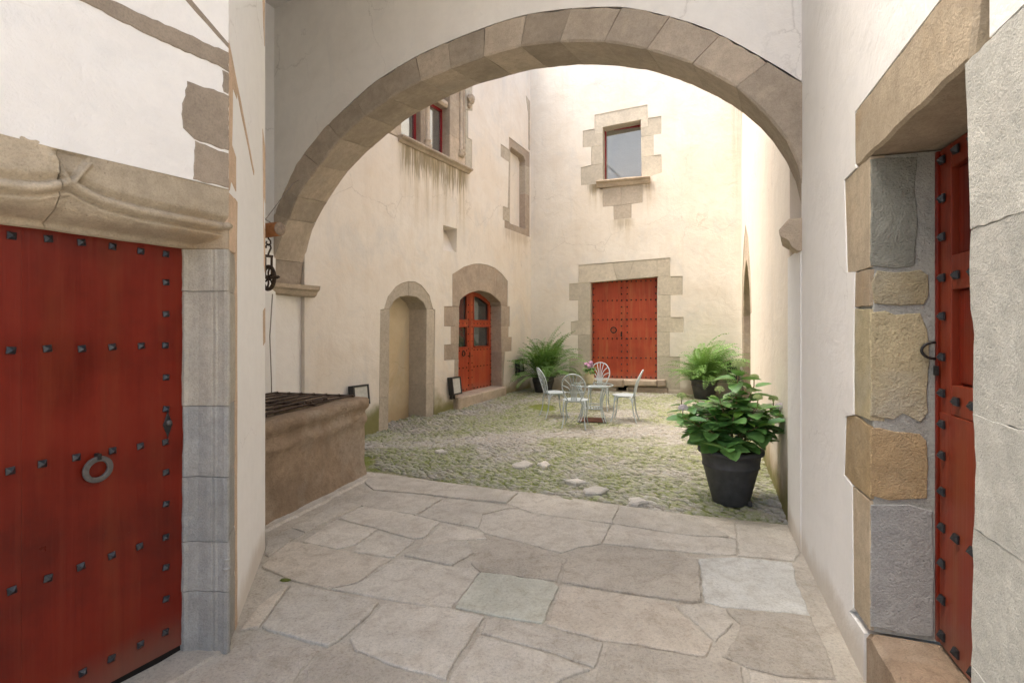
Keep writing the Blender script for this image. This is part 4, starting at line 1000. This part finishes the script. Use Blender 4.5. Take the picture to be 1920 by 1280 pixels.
for i, p in enumerate(([(1.211, 3.124), (2.02, 3.144), (2.148, 2.733), (1.504, 2.692), (1.211, 2.691)], [(2.02, 3.144), (2.526, 3.178), (2.387, 2.744), (2.148, 2.733)], [(2.526, 3.178), (3.064, 3.199), (3.064, 2.785), (2.387, 2.744)], [(3.064, 3.199), (3.342, 3.21), (3.342, 2.783), (3.064, 2.785)])):
    bws('lintel_stone', p, jit=.002)
for p in ([(.979, 2.686), (1.204, 2.691), (1.504, 2.692), (1.504, 2.274), (.979, 2.276)], [(1.204, 2.277), (1.504, 2.274), (1.504, 1.779), (1.204, 1.781)], [(1.019, 1.756), (1.204, 1.781), (1.504, 1.779), (1.504, 1.446), (1.025, 1.435)], [(1.195, 1.432), (1.504, 1.446), (1.504, .885), (1.195, .879)], [(.979, .872), (1.504, .885), (1.504, .20), (.979, .19)],
          [(3.064, 2.785), (3.612, 2.78), (3.612, 2.355), (3.346, 2.355), (3.052, 2.361)], [(3.052, 2.361), (3.351, 2.354), (3.351, 1.845), (3.052, 1.845)], [(3.052, 1.845), (3.631, 1.853), (3.631, 1.513), (3.052, 1.505)], [(3.052, 1.505), (3.332, 1.509), (3.332, .949), (3.052, .943)], [(3.052, .943), (3.555, .953), (3.555, .19), (3.052, .19)]):
    bws('jamb_stone', p, jit=.002)
bws('threshold', [(1.45, .205), (2.29, .215), (2.29, .395), (1.45, .385)], 'goth', d0=-.09, bev=.025)
bws('threshold', [(2.30, .255), (3.05, .27), (3.05, .405), (2.30, .40)], 'goth', d0=-.10, bev=.025)
bws('threshold', [(3.06, .26), (3.26, .27), (3.25, .425), (3.06, .42)], 'dbrown', d0=-.07, bev=.02)
bws('base_stone', [(2.40, .06), (3.3, .06), (3.3, .245), (2.40, .235)], 'dbrown', d0=-.03, bev=.02)
box('drain_back', (2.0, .25, .0), (2.5, .3, .3), 'dark', bw)
bd = empty('double_door', F_BW @ T(1.50, .20, .395), 'wide matte red studded double door in the back wall under the window', 'door')
for x0, x1 in ((.012, .775), (.785, 1.548)): box('leaf', (x0, 0, 0), (x1, .06, 2.40), 'red', bd, .004)
box('cover_strip', (.765, -.012, 0), (.80, -.001, 2.38), 'red', bd, .003)
pts = []
for z in (.04, .495, .955, 1.41, 1.865, 2.31):
    for k in range(14): pts.append((.045 + k * .1125, z + .01 * k / 14))
for k in range(16):
    for x in (.045, .715, .85, 1.51): pts.append((x, .04 + k * .152))
link('studs', studs_mesh(pts, .030, .022, 'iron'), bd, kind='stuff')
link('ring_handle', annulus('ring_handle', .055, .078, .014, 'iron'), bd, T(.53, -.02, 1.16))
box('lock_plate', (.695, -.025, 1.0), (.728, -.001, 1.12), 'iron', bd, .003)

# ------------------------------------------------------------------ right courtyard wall with the pointed doorway
o_ra = [(.15, -.1), (.15, 1.85), (.35, 2.6), (.9, 3.25), (1.6, 3.57), (2.4, 3.2), (3.0, 2.5), (3.3, 1.85), (3.05, 1.84), (3.05, -.1)]
rw = link('courtyard_wall', plate_mesh('courtyard_wall', [(-.1, -.1)] + o_ra + [(7.72, -.1), (7.72, 8.6), (-.1, 8.6)], [], .6, 'wall_right'), None, F_RW, 'cream wall right of the yard with a tall pointed stone doorway', 'wall')
def rws(nm, p, mat='goth', d0=.008, d1=.58, **k): return slab(nm, p, d0, d1, mat, rw, bev=.012, **k)
cut = [-.1, .32, .72, 1.1, 1.48, 1.85]
for a, b in zip(cut, cut[1:]):
    rws('jamb_stone', [(.15, a), (.55, a), (.55, b), (.15, b)], 'dbrown'); rws('jamb_stone', [(2.78, a), (3.05, a), (3.05, b), (2.78, b)])
for p in ([(.15, 1.85), (.55, 1.85), (.70, 2.30), (1.02, 2.66), (.62, 2.94), (.35, 2.6)], [(1.02, 2.66), (1.62, 2.90), (1.6, 3.57), (.9, 3.25), (.62, 2.94)], [(1.62, 2.90), (2.15, 2.66), (2.7, 2.88), (2.4, 3.2), (1.6, 3.57)], [(2.15, 2.66), (2.6, 2.3), (2.78, 1.85), (3.3, 1.85), (3.0, 2.5), (2.7, 2.88)]):
    rws('arch_stone', p)
box('doorway_back', (.2, .56, -.1), (3.0, .62, 3.2), 'dbrown', rw)

# ------------------------------------------------------------------ floodlights
def floodlight(fr, u, v, s, label, tilt=-.12, gl='lampglass'):
    r = empty('floodlight', fr @ T(u, -.005, v), label, 'lamp', 'floodlights on the yard walls')
    m = T(0, -.10, 0) @ Matrix.Rotation(tilt, 4, 'X')
    w, h = s
    hs = link('housing', box_mesh('housing', (-w / 2, -.02, -h / 2), (w / 2, .07, h / 2), 'lampbody', .008), r, m)
    for a, b, c, d in ((-w / 2, -w / 2 + .028, -h / 2, h / 2), (w / 2 - .028, w / 2, -h / 2, h / 2), (-w / 2 + .028, w / 2 - .028, h / 2 - .028, h / 2), (-w / 2 + .028, w / 2 - .028, -h / 2, -h / 2 + .028)):
        link('bezel', box_mesh('bezel', (a, -.04, c), (b, -.018, d), 'lampbody', .003), hs)
    link('glass', box_mesh('glass', (-w / 2 + .02, -.028, -h / 2 + .02), (w / 2 - .02, -.022, h / 2 - .02), gl), hs)
    box('bracket', (-.05, -.06, -h / 2 - .09), (-.02, .005, -h / 2 + .02), 'lampbody', r, .002); box('bracket', (.02, -.06, -h / 2 - .09), (.05, .005, -h / 2 + .02), 'lampbody', r, .002)
floodlight(F_LW, 3.42, .50, (.30, .34), 'black floodlight on the left wall between the niche and arched door')
floodlight(F_LW, .93, .60, (.32, .30), 'black floodlight on the left wall just above the well grille')
floodlight(F_LW, 6.08, .72, (.22, .30), 'black floodlight low on the left wall, half hidden by the fern')
floodlight(F_BW, 4.66, .62, (.24, .46), 'black floodlight by the right corner behind the drooping fern', gl='lampdark')

# ------------------------------------------------------------------ stone well with iron grille
WD = Vector((.265, .964, 0)).normalized()
F_WELL = frame((-1.60, 5.72), (WD.x, WD.y))       # x along the front (0 = far right corner, negative toward the camera), +y into the bay
wl = empty('well', F_WELL, 'weathered brown stone well head with moulded rim in the left bay', 'well')
def well_mesh():
    L, Wd = 1.75, 1.22
    prof = [(.03, -.04), (.018, .05), (.004, .16), (0, .32), (0, .46), (.006, .54), (.020, .565), (.034, .59), (.036, .615), (.026, .64), (.010, .66), (.006, .685), (.014, .715), (.040, .74), (.058, .765), (.064, .795), (.056, .822), (.030, .842), (-.02, .846), (-.10, .842), (-.165, .832), (-.185, .80), (-.185, .35)]
    path = []
    # start at the near end of the front, run to the far corner, round it, along the far end, and back
    def seg(a, b, n): return [(a[0] + (b[0] - a[0]) * i / n, a[1] + (b[1] - a[1]) * i / n) for i in range(n)]
    r = .05
    pts = seg((-L, 0), (-r, 0), 62)
    pts += [(-r + r * math.sin(t), r - r * math.cos(t)) for t in [math.pi / 2 * k / 5 for k in range(5)]]
    pts += seg((0, r), (0, Wd - r), 34) + [(-r + r * math.cos(t), Wd - r + r * math.sin(t)) for t in [math.pi / 2 * k / 4 for k in range(4)]]
    pts += seg((-r, Wd), (-L, Wd), 24) + seg((-L, Wd), (-L, 0), 18)
    n = len(pts); m = len(prof); vs, fs = [], []
    for i, (x, y) in enumerate(pts):
        a, b = Vector(pts[i - 1]), Vector(pts[(i + 1) % n]); t = (b - a).normalized(); nx, ny = t.y, -t.x
        for j, (o, h) in enumerate(prof):
            big = .022 * noise.noise((x * 2.3, y * 2.3 + h * 1.2, 1.)) + .024 * noise.noise((x * 6, y * 6 + 5, h * 7)) + .013 * noise.noise((x * 21, y * 21, h * 24))
            chip = 0
            if .55 < h < .84 and o > .02: chip = -.07 * max(0, noise.noise((x * 4.3, y * 4.3, h * 6 + 2.)) - .18)
            sag = .02 * noise.noise((x * 1.6, y * 1.6, 9.)) if h > .5 else 0
            q = o + (big + chip * 1.4 if o > -.15 else 0)
            vs.append((x + nx * q, y + ny * q, h + sag + (chip * .5 if h > .7 else 0)))
    for i in range(n):
        i2 = (i + 1) % n
        for j in range(m - 1): fs.append((i * m + j, i2 * m + j, i2 * m + j + 1, i * m + j + 1))
    return mesh('stone_ring', vs, fs, 'well', True)
link('stone_ring', well_mesh(), wl)
box('shaft_floor', (-1.6, .15, .30), (-.15, 1.05, .36), 'dark', wl)
for k in range(7):
    y = .13 + k * .16
    vs, fs = tube_geo([(-1.72, y, .872), (-.9, y, .876), (-.06, y, .870)], .012, 5)
    link('grille_bar', mesh('grille_bar', vs, fs, 'rust'), wl)
for x in (-.07, -.75, -1.4):
    vs, fs = tube_geo([(x, .10, .862), (x, 1.12, .862)], .013, 5); link('cross_bar', mesh('cross_bar', vs, fs, 'rust'), wl)
for (x, y) in ((-.80, .13), (-.55, .13), (-.30, 1.10)):
    vs, fs = tube_geo([(x - .03, y, .885), (x - .015, y, .90), (x + .015, y, .90), (x + .03, y, .885)], .016, 6); link('hinge_knuckle', mesh('hinge_knuckle', vs, fs, 'rust', True), wl)
tube('hinge_pin', [(-.80, .13, .893), (-.55, .13, .893)], .010, 'rust', wl)
# loose mortar fillet along the foot of the well
slab('mortar_fillet', [(-1.7, -.0), (-1.7, -.10), (-1.0, -.14), (-.4, -.12), (.0, -.15), (.10, -.02), (.02, .04)], -.012, .02, 'flag_w', wl, bev=.02, seg=.08, jit=.012, fmap=FLOORMAP)

# ------------------------------------------------------------------ beam and pulley over the well
bm_dir = Vector((.898, -.44, 0)); bend = Vector((-2.19, 4.93, 2.535))
bo = empty('wooden_beam', Matrix.Translation(bend), 'short round wooden beam jutting out over the well', 'beam')
q = [-bm_dir * 1.35, -bm_dir * .7, -bm_dir * .18, Vector((0, 0, 0))]
shf = tube('shaft', q, [.075, .074, .070, .064], 'wood', bo, 14)
vs, fs = tube_geo([bm_dir * .0005, bm_dir * .006], [.063, .060], 14); link('end_grain', mesh('end_grain', vs, fs, 'woodend', True), shf)
pc = bend - bm_dir * .155
pu = empty('pulley', Matrix.Translation((pc.x, pc.y, 2.08)), 'dark iron pulley wheel hanging from a hook under the wooden beam', 'pulley')
tube('eye_hook', [(0, 0, .40), (0, 0, .375), (.018, 0, .355), (.022, 0, .33), (0, 0, .312), (-.022, 0, .33), (-.016, 0, .352)], .0075, 'rust', pu)
tube('s_hook', [(-.022, 0, .285), (-.024, 0, .305), (-.005, 0, .322), (.018, 0, .312), (.024, 0, .285), (.010, 0, .255), (0, 0, .23), (0, 0, .215)], .0085, 'rust', pu)
vd = Vector((.80, -.60, 0))                      # wheel plane
def inpl(a, b, off=0): return tuple(vd * a + Vector((0, 0, b)) + Vector((.60, .80, 0)) * off)
for off in (-.032, .032):
    tube('yoke_arm', [inpl(0, -.0, off), inpl(0, .12, off), inpl(0, .205, off)], .011, 'rust', pu)
tube('yoke_bridge', [inpl(0, .208, -.042), inpl(0, .208, .042)], .014, 'rust', pu)
prm = tube('rim', [inpl(.108 * math.cos(t), .108 * math.sin(t)) for t in [2 * math.pi * k / 28 for k in range(28)]], .019, 'rust', pu, 7, True)
for t in (0.3, 1.35, 2.4, 3.45, 4.5, 5.5):
    tube('spoke', [inpl(0, 0), inpl(.055 * math.cos(t + .25), .055 * math.sin(t + .25)), inpl(.10 * math.cos(t), .10 * math.sin(t))], .009, 'rust', prm)
tube('axle', [inpl(0, 0, -.05), inpl(0, 0, .05)], .014, 'rust', pu)
tube('rope_guide', [inpl(.09, -.005, -.03), inpl(.16, .0, -.02), inpl(.175, .004, 0), inpl(.16, .0, .02), inpl(.09, -.005, .03)], .009, 'rust', pu)
tube('wire', [(-2.57, 6.30, 3.38), (-2.62, 6.27, 3.34), (-2.70, 6.1, 3.1), (-2.50, 5.30, 2.70), (-2.32, 5.03, 2.612)], .005, 'wire', None, 5, label='thin grey wire from the arch wall down to the wooden beam', cat='wire')
tube('wire', [(-2.95, 6.44, 2.02), (-2.965, 6.40, 1.5), (-2.955, 6.42, 1.0), (-2.95, 6.42, .5)], .007, 'wire', None, 5, label='thin vertical cable at the white arch foot behind the well', cat='wire')

# ------------------------------------------------------------------ furniture
def chair(name, loc, face, label):
    """facing = direction the sitter looks, degrees clockwise from +Y"""
    z = gz(loc[0], loc[1])
    r = empty(name, Matrix.Translation((loc[0], loc[1], z)) @ Matrix.Rotation(rad(-face), 4, 'Z') @ Matrix.Scale(.97, 4), label, 'chair', 'pale iron garden chairs round the table')
    if CH: 
        for nm, me in CH: link(nm, me, r)
        return r
    def add(nm, me): CH.append((nm, me)); link(nm, me, r)
    def tb(nm, path, rr, n=6, closed=False):
        vs, fs = tube_geo(path, rr, n, closed); add(nm, mesh(nm, vs, fs, 'chair', True))
    SH = .45
    tb('seat_rim', [(.205 * math.cos(t), .20 * math.sin(t), SH) for t in [2 * math.pi * k / 28 for k in range(28)]], .011, 6, True)
    for k in range(-6, 7):                                   # slats across the seat
        x = k * .031; h = math.sqrt(max(0, .20 ** 2 - x * x))
        add('slat', box_mesh('slat', (x - .0125, -h, SH - .004), (x + .0125, h, SH + .006), 'chair'))
    for sx in (-1, 1):
        tb('leg', [tuple(p) for p in bez([(sx * .165, .13, SH), (sx * .185, .155, .30), (sx * .172, .165, .16), (sx * .192, .20, .02), (sx * .20, .215, 0)], 5)], .0105)
        tb('leg', [tuple(p) for p in bez([(sx * .165, -.14, SH), (sx * .185, -.165, .30), (sx * .172, -.18, .16), (sx * .192, -.225, .02), (sx * .20, -.24, 0)], 5)], .0105)
    def brace(a, b):
        m = (Vector(a) + Vector(b)) / 2
        tb('brace', [tuple(p) for p in bez([(a[0], a[1], .25), (a[0] * .88 + m.x * .12, a[1] * .88 + m.y * .12, .36), (a[0] * .6 + m.x * .4, a[1] * .6 + m.y * .4, .425), (m.x, m.y, .438), (b[0] * .6 + m.x * .4, b[1] * .6 + m.y * .4, .425), (b[0] * .88 + m.x * .12, b[1] * .88 + m.y * .12, .36), (b[0], b[1], .25)], 3)], .0075)
    c4 = [(.183, .158), (-.183, .158), (-.183, -.168), (.183, -.168)]
    for i in range(4): brace(c4[i], c4[(i + 1) % 4])
    bk = lambda x, h: (x, -.175 - .20 * (h / .45) * (.35 + .65 * h / .45) * .75, SH + h)
    hoop = [bk(-.10, 0), bk(-.155, .11), bk(-.192, .23), bk(-.172, .34), bk(-.10, .425), bk(0, .452), bk(.10, .425), bk(.172, .34), bk(.192, .23), bk(.155, .11), bk(.10, 0)]
    tb('back_hoop', [tuple(p) for p in bez(hoop, 4)], .0115)
    for x1, h1, mx, mh in ((-.17, .15, -.09, .16), (-.187, .255, -.10, .24), (-.158, .36, -.07, .30), (-.075, .435, -.035, .30), (0, .452, 0, .3), (.075, .435, .035, .30), (.158, .36, .07, .30), (.187, .255, .10, .24), (.17, .15, .09, .16)):
        k = x1 / .19
        tb('back_rib', [tuple(p) for p in bez([bk(k * .045, 0), bk(k * .045, .10), bk(mx * .8, mh * .85), bk(x1 * .86, h1 * .98), bk(x1, h1)], 4)], .0072, 5)
    return r
CH = []
chair('garden_chair', (1.03, 8.50), 14, 'pale iron fan-back chair nearest the camera, its back to us')
chair('garden_chair', (.76, 9.34), 76, 'pale iron fan-back chair left of the table, facing right')
chair('garden_chair', (1.94, 9.02), -70, 'pale iron fan-back chair right of the table, facing left')
chair('garden_chair', (1.66, 10.02), 196, 'pale iron fan-back chair behind the table in front of the red door')

tx, ty = 1.38, 9.02
tz = gz(tx, ty)
tb_ = empty('garden_table', Matrix.Translation((tx, ty, tz)) @ Matrix.Rotation(rad(-8), 4, 'Z'), 'round glass-topped pale iron table amid the four chairs', 'table')
link('glass_top', lathe_mesh('glass_top', [(.0005, .628), (.362, .628), (.365, .632), (.362, .636), (.0005, .636)], 'clear', 40, False), tb_)
tube('top_ring', [(.355 * math.cos(t), .355 * math.sin(t), .615) for t in [2 * math.pi * k / 36 for k in range(36)]], .012, 'chair', tb_, 6, True)
tube('shelf_ring', [(.165 * sx, .165 * sy, .22) for sx, sy in ((-1, -1), (1, -1), (1, 1), (-1, 1))], .010, 'chair', tb_, 6, True)
tube('shelf_ring', [(.17 * sx, .17 * sy, .265) for sx, sy in ((-1, -1), (1, -1), (1, 1), (-1, 1))], .008, 'chair', tb_, 6, True)
for k in range(-3, 4): box('shelf_slat', (k * .046 - .014, -.16, .218), (k * .046 + .014, .16, .226), 'chair', tb_)
for sx in (-1, 1):
    for sy in (-1, 1):
        for o in (0, .035):
            tube('leg', [tuple(p) for p in bez([(sx * (.25 - o), sy * (.25 + o * .3), .61), (sx * (.19 - o), sy * .19, .42), (sx * (.168 - o * .6), sy * .168, .25), (sx * (.20 - o), sy * .20, .10), (sx * (.235 - o), sy * .225, .0)], 5)], .0095, 'chair', tb_)
link('floor_plate', box_mesh('floor_plate', (-.22, -.20, 0), (.22, .20, .014), 'plate', .004), None, Matrix.Translation((tx, ty, tz + .008)) @ Matrix.Rotation(rad(-8), 4, 'Z'), 'square brown plate lying on the cobbles under the table', 'plate')
VZ = tz + .637
vx, vy = 1.33, 8.98
link('flower_vase', lathe_mesh('flower_vase', [(.05, 0), (.058, .01), (.078, .06), (.088, .11), (.080, .16), (.055, .195), (.052, .21), (.066, .228), (.06, .226), (.045, .20), (.04, .05)], 'vase', 24), None, T(vx, vy, VZ), 'cream glazed jug vase on the glass garden table', 'vase')
bq = empty('bouquet', T(vx, vy, VZ + .20), 'bunch of mauve flowers and greenery in the cream vase', 'bouquet')
def leaf_mesh(name, L, W, mat, droop=.25, fold=.12, n=6, serr=.0):
    vs, fs = [], []
    for i in range(n + 1):
        t = i / n; w = W * math.sin(math.pi * min(1, t ** .80 * .97 + .02)) ** .72 * (1 + serr * (1 if i % 2 else -1))
        if i == n: w = .002
        z = -droop * L * t * t; x = L * t
        vs += [(x, -w, z + fold * w * 1.0), (x, 0, z - .0), (x, w, z + fold * w)]
    for i in range(n):
        for j in (0, 1): fs.append((i * 3 + j, (i + 1) * 3 + j, (i + 1) * 3 + j + 1, i * 3 + j + 1))
    return mesh(name, vs, fs, mat, True)
bl = [leaf_mesh('leaf', .10, .018, 'fern', .5), leaf_mesh('leaf', .085, .022, 'hyd', .4), leaf_mesh('leaf', .12, .012, 'fern', .3)]
rs = random.Random(3)
for k in range(60):
    a = rs.uniform(0, 6.28); el = rs.uniform(-.1, 1.2); o = rs.uniform(.0, .09)
    link('leaf', rs.choice(bl), bq, T(math.cos(a) * o * .8, math.sin(a) * o * .8, o * rs.uniform(-.1, 1.0)) @ Matrix.Rotation(a, 4, 'Z') @ Matrix.Rotation(-el, 4, 'Y'))
fh = blob('flower_head', .038, 'flower', 2., 3, .45, 5.)
for x, y, z in ((-.015, -.05, .10), (.02, -.02, .155), (-.06, -.01, .13), (.03, .02, .11)): link('flower_head', fh, bq, T(x, y, z))

# ------------------------------------------------------------------ ferns in dark pots
def frond_mesh(seed):
    rs = random.Random(seed); L = 1.; n = 24; vs, fs = [], []
    arch = rs.uniform(.75, 1.5); tip = []
    x = z = 0; ang = rs.uniform(.95, 1.3); P = []
    for i in range(n + 1):
        P.append((x, z, ang)); t = i / n
        ang -= (arch * (1.1 * t + .35)) / n * 1.5
        x += math.cos(ang) / n; z += math.sin(ang) / n
    for i in range(n):           # rachis
        x0, z0, a0 = P[i]; x1, z1, a1 = P[i + 1]; w = .007 * (1 - i / n) + .0015; o = len(vs)
        vs += [(x0, -w, z0), (x0, w, z0), (x1, w, z1), (x1, -w, z1)]; fs.append((o, o + 1, o + 2, o + 3))
    for i in range(2, n + 1):
        x0, z0, a = P[i]; t = i / n; l = .098 * math.sin(math.pi * min(1, t * .90 + .10)) ** .6 + .008; w = .040 * (1 - .35 * t)
        for s in (-1, 1):
            fw = .35 + rs.uniform(-.1, .1); dz = -.22 * l + rs.uniform(-.012, .012)
            bx, bz = math.cos(a), math.sin(a); o = len(vs)
            vs += [(x0 - bx * w * .5, s * .003, z0 - bz * w * .5), (x0 + bx * (l * fw * .5 - w * .35), s * l * .55, z0 + bz * l * fw * .4 + dz * .3 - w * .1), (x0 + bx * l * fw, s * l, z0 + bz * l * fw * .6 + dz), (x0 + bx * (l * fw * .5 + w * .55), s * l * .55, z0 + bz * (l * fw * .4 + w * .4) + dz * .3)]
            fs.append((o, o + 1, o + 2, o + 3) if s < 0 else (o + 3, o + 2, o + 1, o))
    return mesh('frond', vs, fs, 'fern', False)
FR = [frond_mesh(s) for s in range(7)]
def pot_prof(r0, r1, h, lip=.02):
    return [(r0 * .97, 0), (r0, .008), (r0 + (r1 - r0) * .45, h * .42), (r0 + (r1 - r0) * .72, h * .66), (r0 + (r1 - r0) * .72 + .008, h * .675), (r0 + (r1 - r0) * .74 + .008, h * .71), (r0 + (r1 - r0) * .76, h * .725), (r1 * .955, h * .90), (r1 + lip * .4, h * .915), (r1 + lip, h * .93), (r1 + lip, h * .985), (r1 + lip * .5, h), (r1 - lip * .6, h), (r1 - lip, h * .96), (r1 * .86, h * .86), (.0005, h * .85)]
def fern(x, y, rp, hp, n, R, label, seed, droop=0., second=None):
    rs = random.Random(seed); z = gz(x, y)
    r = empty('potted_fern', T(x, y, z), label, 'fern', 'ferns flanking the back door')
    link('pot', lathe_mesh('pot', pot_prof(rp * .72, rp, hp), 'pot', 26), r)
    for k in range(n):
        a = 2 * math.pi * (k * .618 % 1) + rs.uniform(-.2, .2); t = k / n
        sc = R * rs.uniform(.6, 1.18) * (1 + .16 * math.sin(a + seed)); tilt = -.55 * (1 - t) + rs.uniform(-.15, .25) + droop * t       # inner fronds stand up
        o = rp * .55 * rs.uniform(.2, 1) * t
        if k % 4 == 3: tilt = rs.uniform(.25, .75); sc *= .85; o = rp * .7
        link('frond', FR[rs.randrange(7)], r, T(o * math.cos(a), o * math.sin(a), hp * .86) @ Matrix.Rotation(a, 4, 'Z') @ Matrix.Rotation(tilt, 4, 'Y') @ Matrix.Rotation(rs.uniform(-.35, .35), 4, 'X') @ Matrix.Scale(sc, 4))
fern(.73, 12.2, .27, .38, 150, 1.08, 'upright bushy fern in a dark pot in the left corner', 21)
fern(4.12, 11.2, .28, .42, 140, 1.05, 'drooping wide fern in a dark pot right of the red door', 33, .35)

# ------------------------------------------------------------------ hydrangea
HX, HY_ = 2.02, 4.83
hd_ = empty('potted_hydrangea', T(HX, HY_, gz(HX, HY_) - .005), 'bushy green hydrangea in a big charcoal pot beside the right arch pier', 'hydrangea')
link('pot', lathe_mesh('pot', pot_prof(.158, .272, .50, .016), 'pot', 40), hd_)
link('pot_foot', box_mesh('pot_foot', (.10, -.14, 0), (.14, -.10, .05), 'pot', .008), hd_)
link('soil', lathe_mesh('soil', [(.235, .44), (.16, .452), (.0005, .458)], 'soil', 20, False), hd_)
HL = [leaf_mesh('leaf', .185, .074, 'hyd', .12, .22, 8, .05), leaf_mesh('leaf', .20, .080, 'hyd', .02, .18, 8, .05), leaf_mesh('leaf', .165, .068, 'hyd', .24, .28, 8, .05), leaf_mesh('leaf', .175, .064, 'hyd', -.02, .3, 8, .05)]
HN = [leaf_mesh('leaf', .12, .042, 'hydnew', .1, .4, 7, .05), leaf_mesh('leaf', .14, .050, 'hydnew', .3, .3, 7, .05)]
def bloom(name, mat, seed):
    rs = random.Random(seed); vs, fs = [], []
    for k in range(70):
        a = k * 2.399; ph = math.acos(1 - 1.25 * (k + .5) / 70); d = Vector((math.sin(ph) * math.cos(a), math.sin(ph) * math.sin(a), math.cos(ph) * .72))
        c = d * .052; t = d.orthogonal().normalized(); b = d.cross(t); s = rs.uniform(.007, .011)
        for q in range(4):
            ang = q * math.pi / 2 + rs.random(); e = t * math.cos(ang) + b * math.sin(ang); f = d.cross(e); o = len(vs)
            vs += [tuple(c), tuple(c + e * s * .7 + f * s * .6 + d * .003), tuple(c + e * s * 1.5 + d * .001), tuple(c + e * s * .7 - f * s * .6 + d * .003)]; fs.append((o, o + 3, o + 2, o + 1))
    bmv, bmf = tube_geo([(0, 0, -.05), (0, 0, 0), (0, 0, .036)], [.004, .02, .03], 8); o = len(vs); vs += bmv; fs += [tuple(o + i for i in f) for f in bmf]
    return mesh(name, vs, fs, mat)
BM = [bloom('flower_head', 'bloom', 1), bloom('flower_head', 'bloomp', 2)]
rs = random.Random(12)
def whorl(tip, d, scale, nl, young, par):
    d = d.normalized(); a0 = rs.uniform(0, 6.28)
    for k in range(nl):
        a = a0 + (k % 2) * math.pi + (k // 2) * math.pi / 2 + rs.uniform(-.25, .25); lvl = k // 2
        p = tip - d * (.035 * lvl + .01)
        el = (.6 if young and lvl == 0 else .32) - .16 * lvl + rs.uniform(-.22, .2)
        m = Matrix.Translation(p) @ Matrix.Rotation(a, 4, 'Z') @ Matrix.Translation((.02, 0, 0)) @ Matrix.Rotation(-el, 4, 'Y') @ Matrix.Rotation(rs.uniform(-.3, .3), 4, 'X') @ Matrix.Scale(scale * rs.uniform(.8, 1.12) * (.85 if lvl == 0 else 1), 4)
        link('leaf', (rs.choice(HN) if young and lvl == 0 else rs.choice(HL)), par, m)
stems = []
for k in range(30):
    t = (k + .5) / 30; a = k * 2.399 + rs.uniform(-.2, .2)
    rr = .44 * math.sqrt(t) * rs.uniform(.9, 1.08); hh = .96 - .34 * (rr / .44) ** 2 + rs.uniform(-.04, .06)
    stems.append((rr * math.cos(a), rr * math.sin(a), hh))
stems += [(.05, -.05, 1.18), (.24, .05, 1.06), (-.48, -.12, .80), (-.42, .1, .88), (-.20, -.25, .98), (.10, -.32, .92), (.38, -.15, .82), (.42, .05, .86)]
for i, (x, y, h) in enumerate(stems):
    b = Vector((x * .22, y * .22, .43)); tip = Vector((x, y, h)); mid = b.lerp(tip, .5) + Vector((x * -.12, y * -.12, .05))
    stm = tube('stem', [tuple(p) for p in bez([b, mid, tip], 4)], [.007] * 9 if False else .0055, 'stem', hd_, 5)
    flower = i >= 30 or i % 11 == 5
    whorl(tip, tip - mid, rs.uniform(.85, 1.1), 8 if i < 30 else 6, i % 2 == 1 and not flower, stm)
    if flower:
        link('flower_head', BM[0 if i % 4 else 1], stm, Matrix.Translation(tip + Vector((0, 0, .085))) @ Matrix.Scale(rs.uniform(.6, .85) if i != 30 else 1.1, 4))
        tube('flower_stalk', [tuple(tip), tuple(tip + Vector((0, 0, .06)))], .005, 'stem', stm, 5)
    if i % 2 == 0: whorl(b.lerp(tip, .62) + Vector((0, 0, .02)), tip - b, .9, 4, False, stm)
for k in range(16):                                   # skirt of big leaves over the rim
    a = 2 * math.pi * k / 16 + rs.uniform(-.15, .15)
    link('leaf', rs.choice(HL[:3]), hd_, Matrix.Translation((.17 * math.cos(a), .17 * math.sin(a), .60 + rs.uniform(-.05, .05))) @ Matrix.Rotation(a, 4, 'Z') @ Matrix.Rotation(rs.uniform(.0, .7), 4, 'Y') @ Matrix.Rotation(rs.uniform(-.4, .4), 4, 'X') @ Matrix.Scale(rs.uniform(.95, 1.2), 4))
# a scrap of moss and a dry leaf on the paving
link('moss_tuft', blob('moss_tuft', .025, 'mossground', 5., 3, .5, 4.), None, T(-1.44, 3.32, .002) @ Matrix.Diagonal((1.3, .5, .4, 1)), 'small brown-green moss tuft on the paving near the left wall end', 'moss')
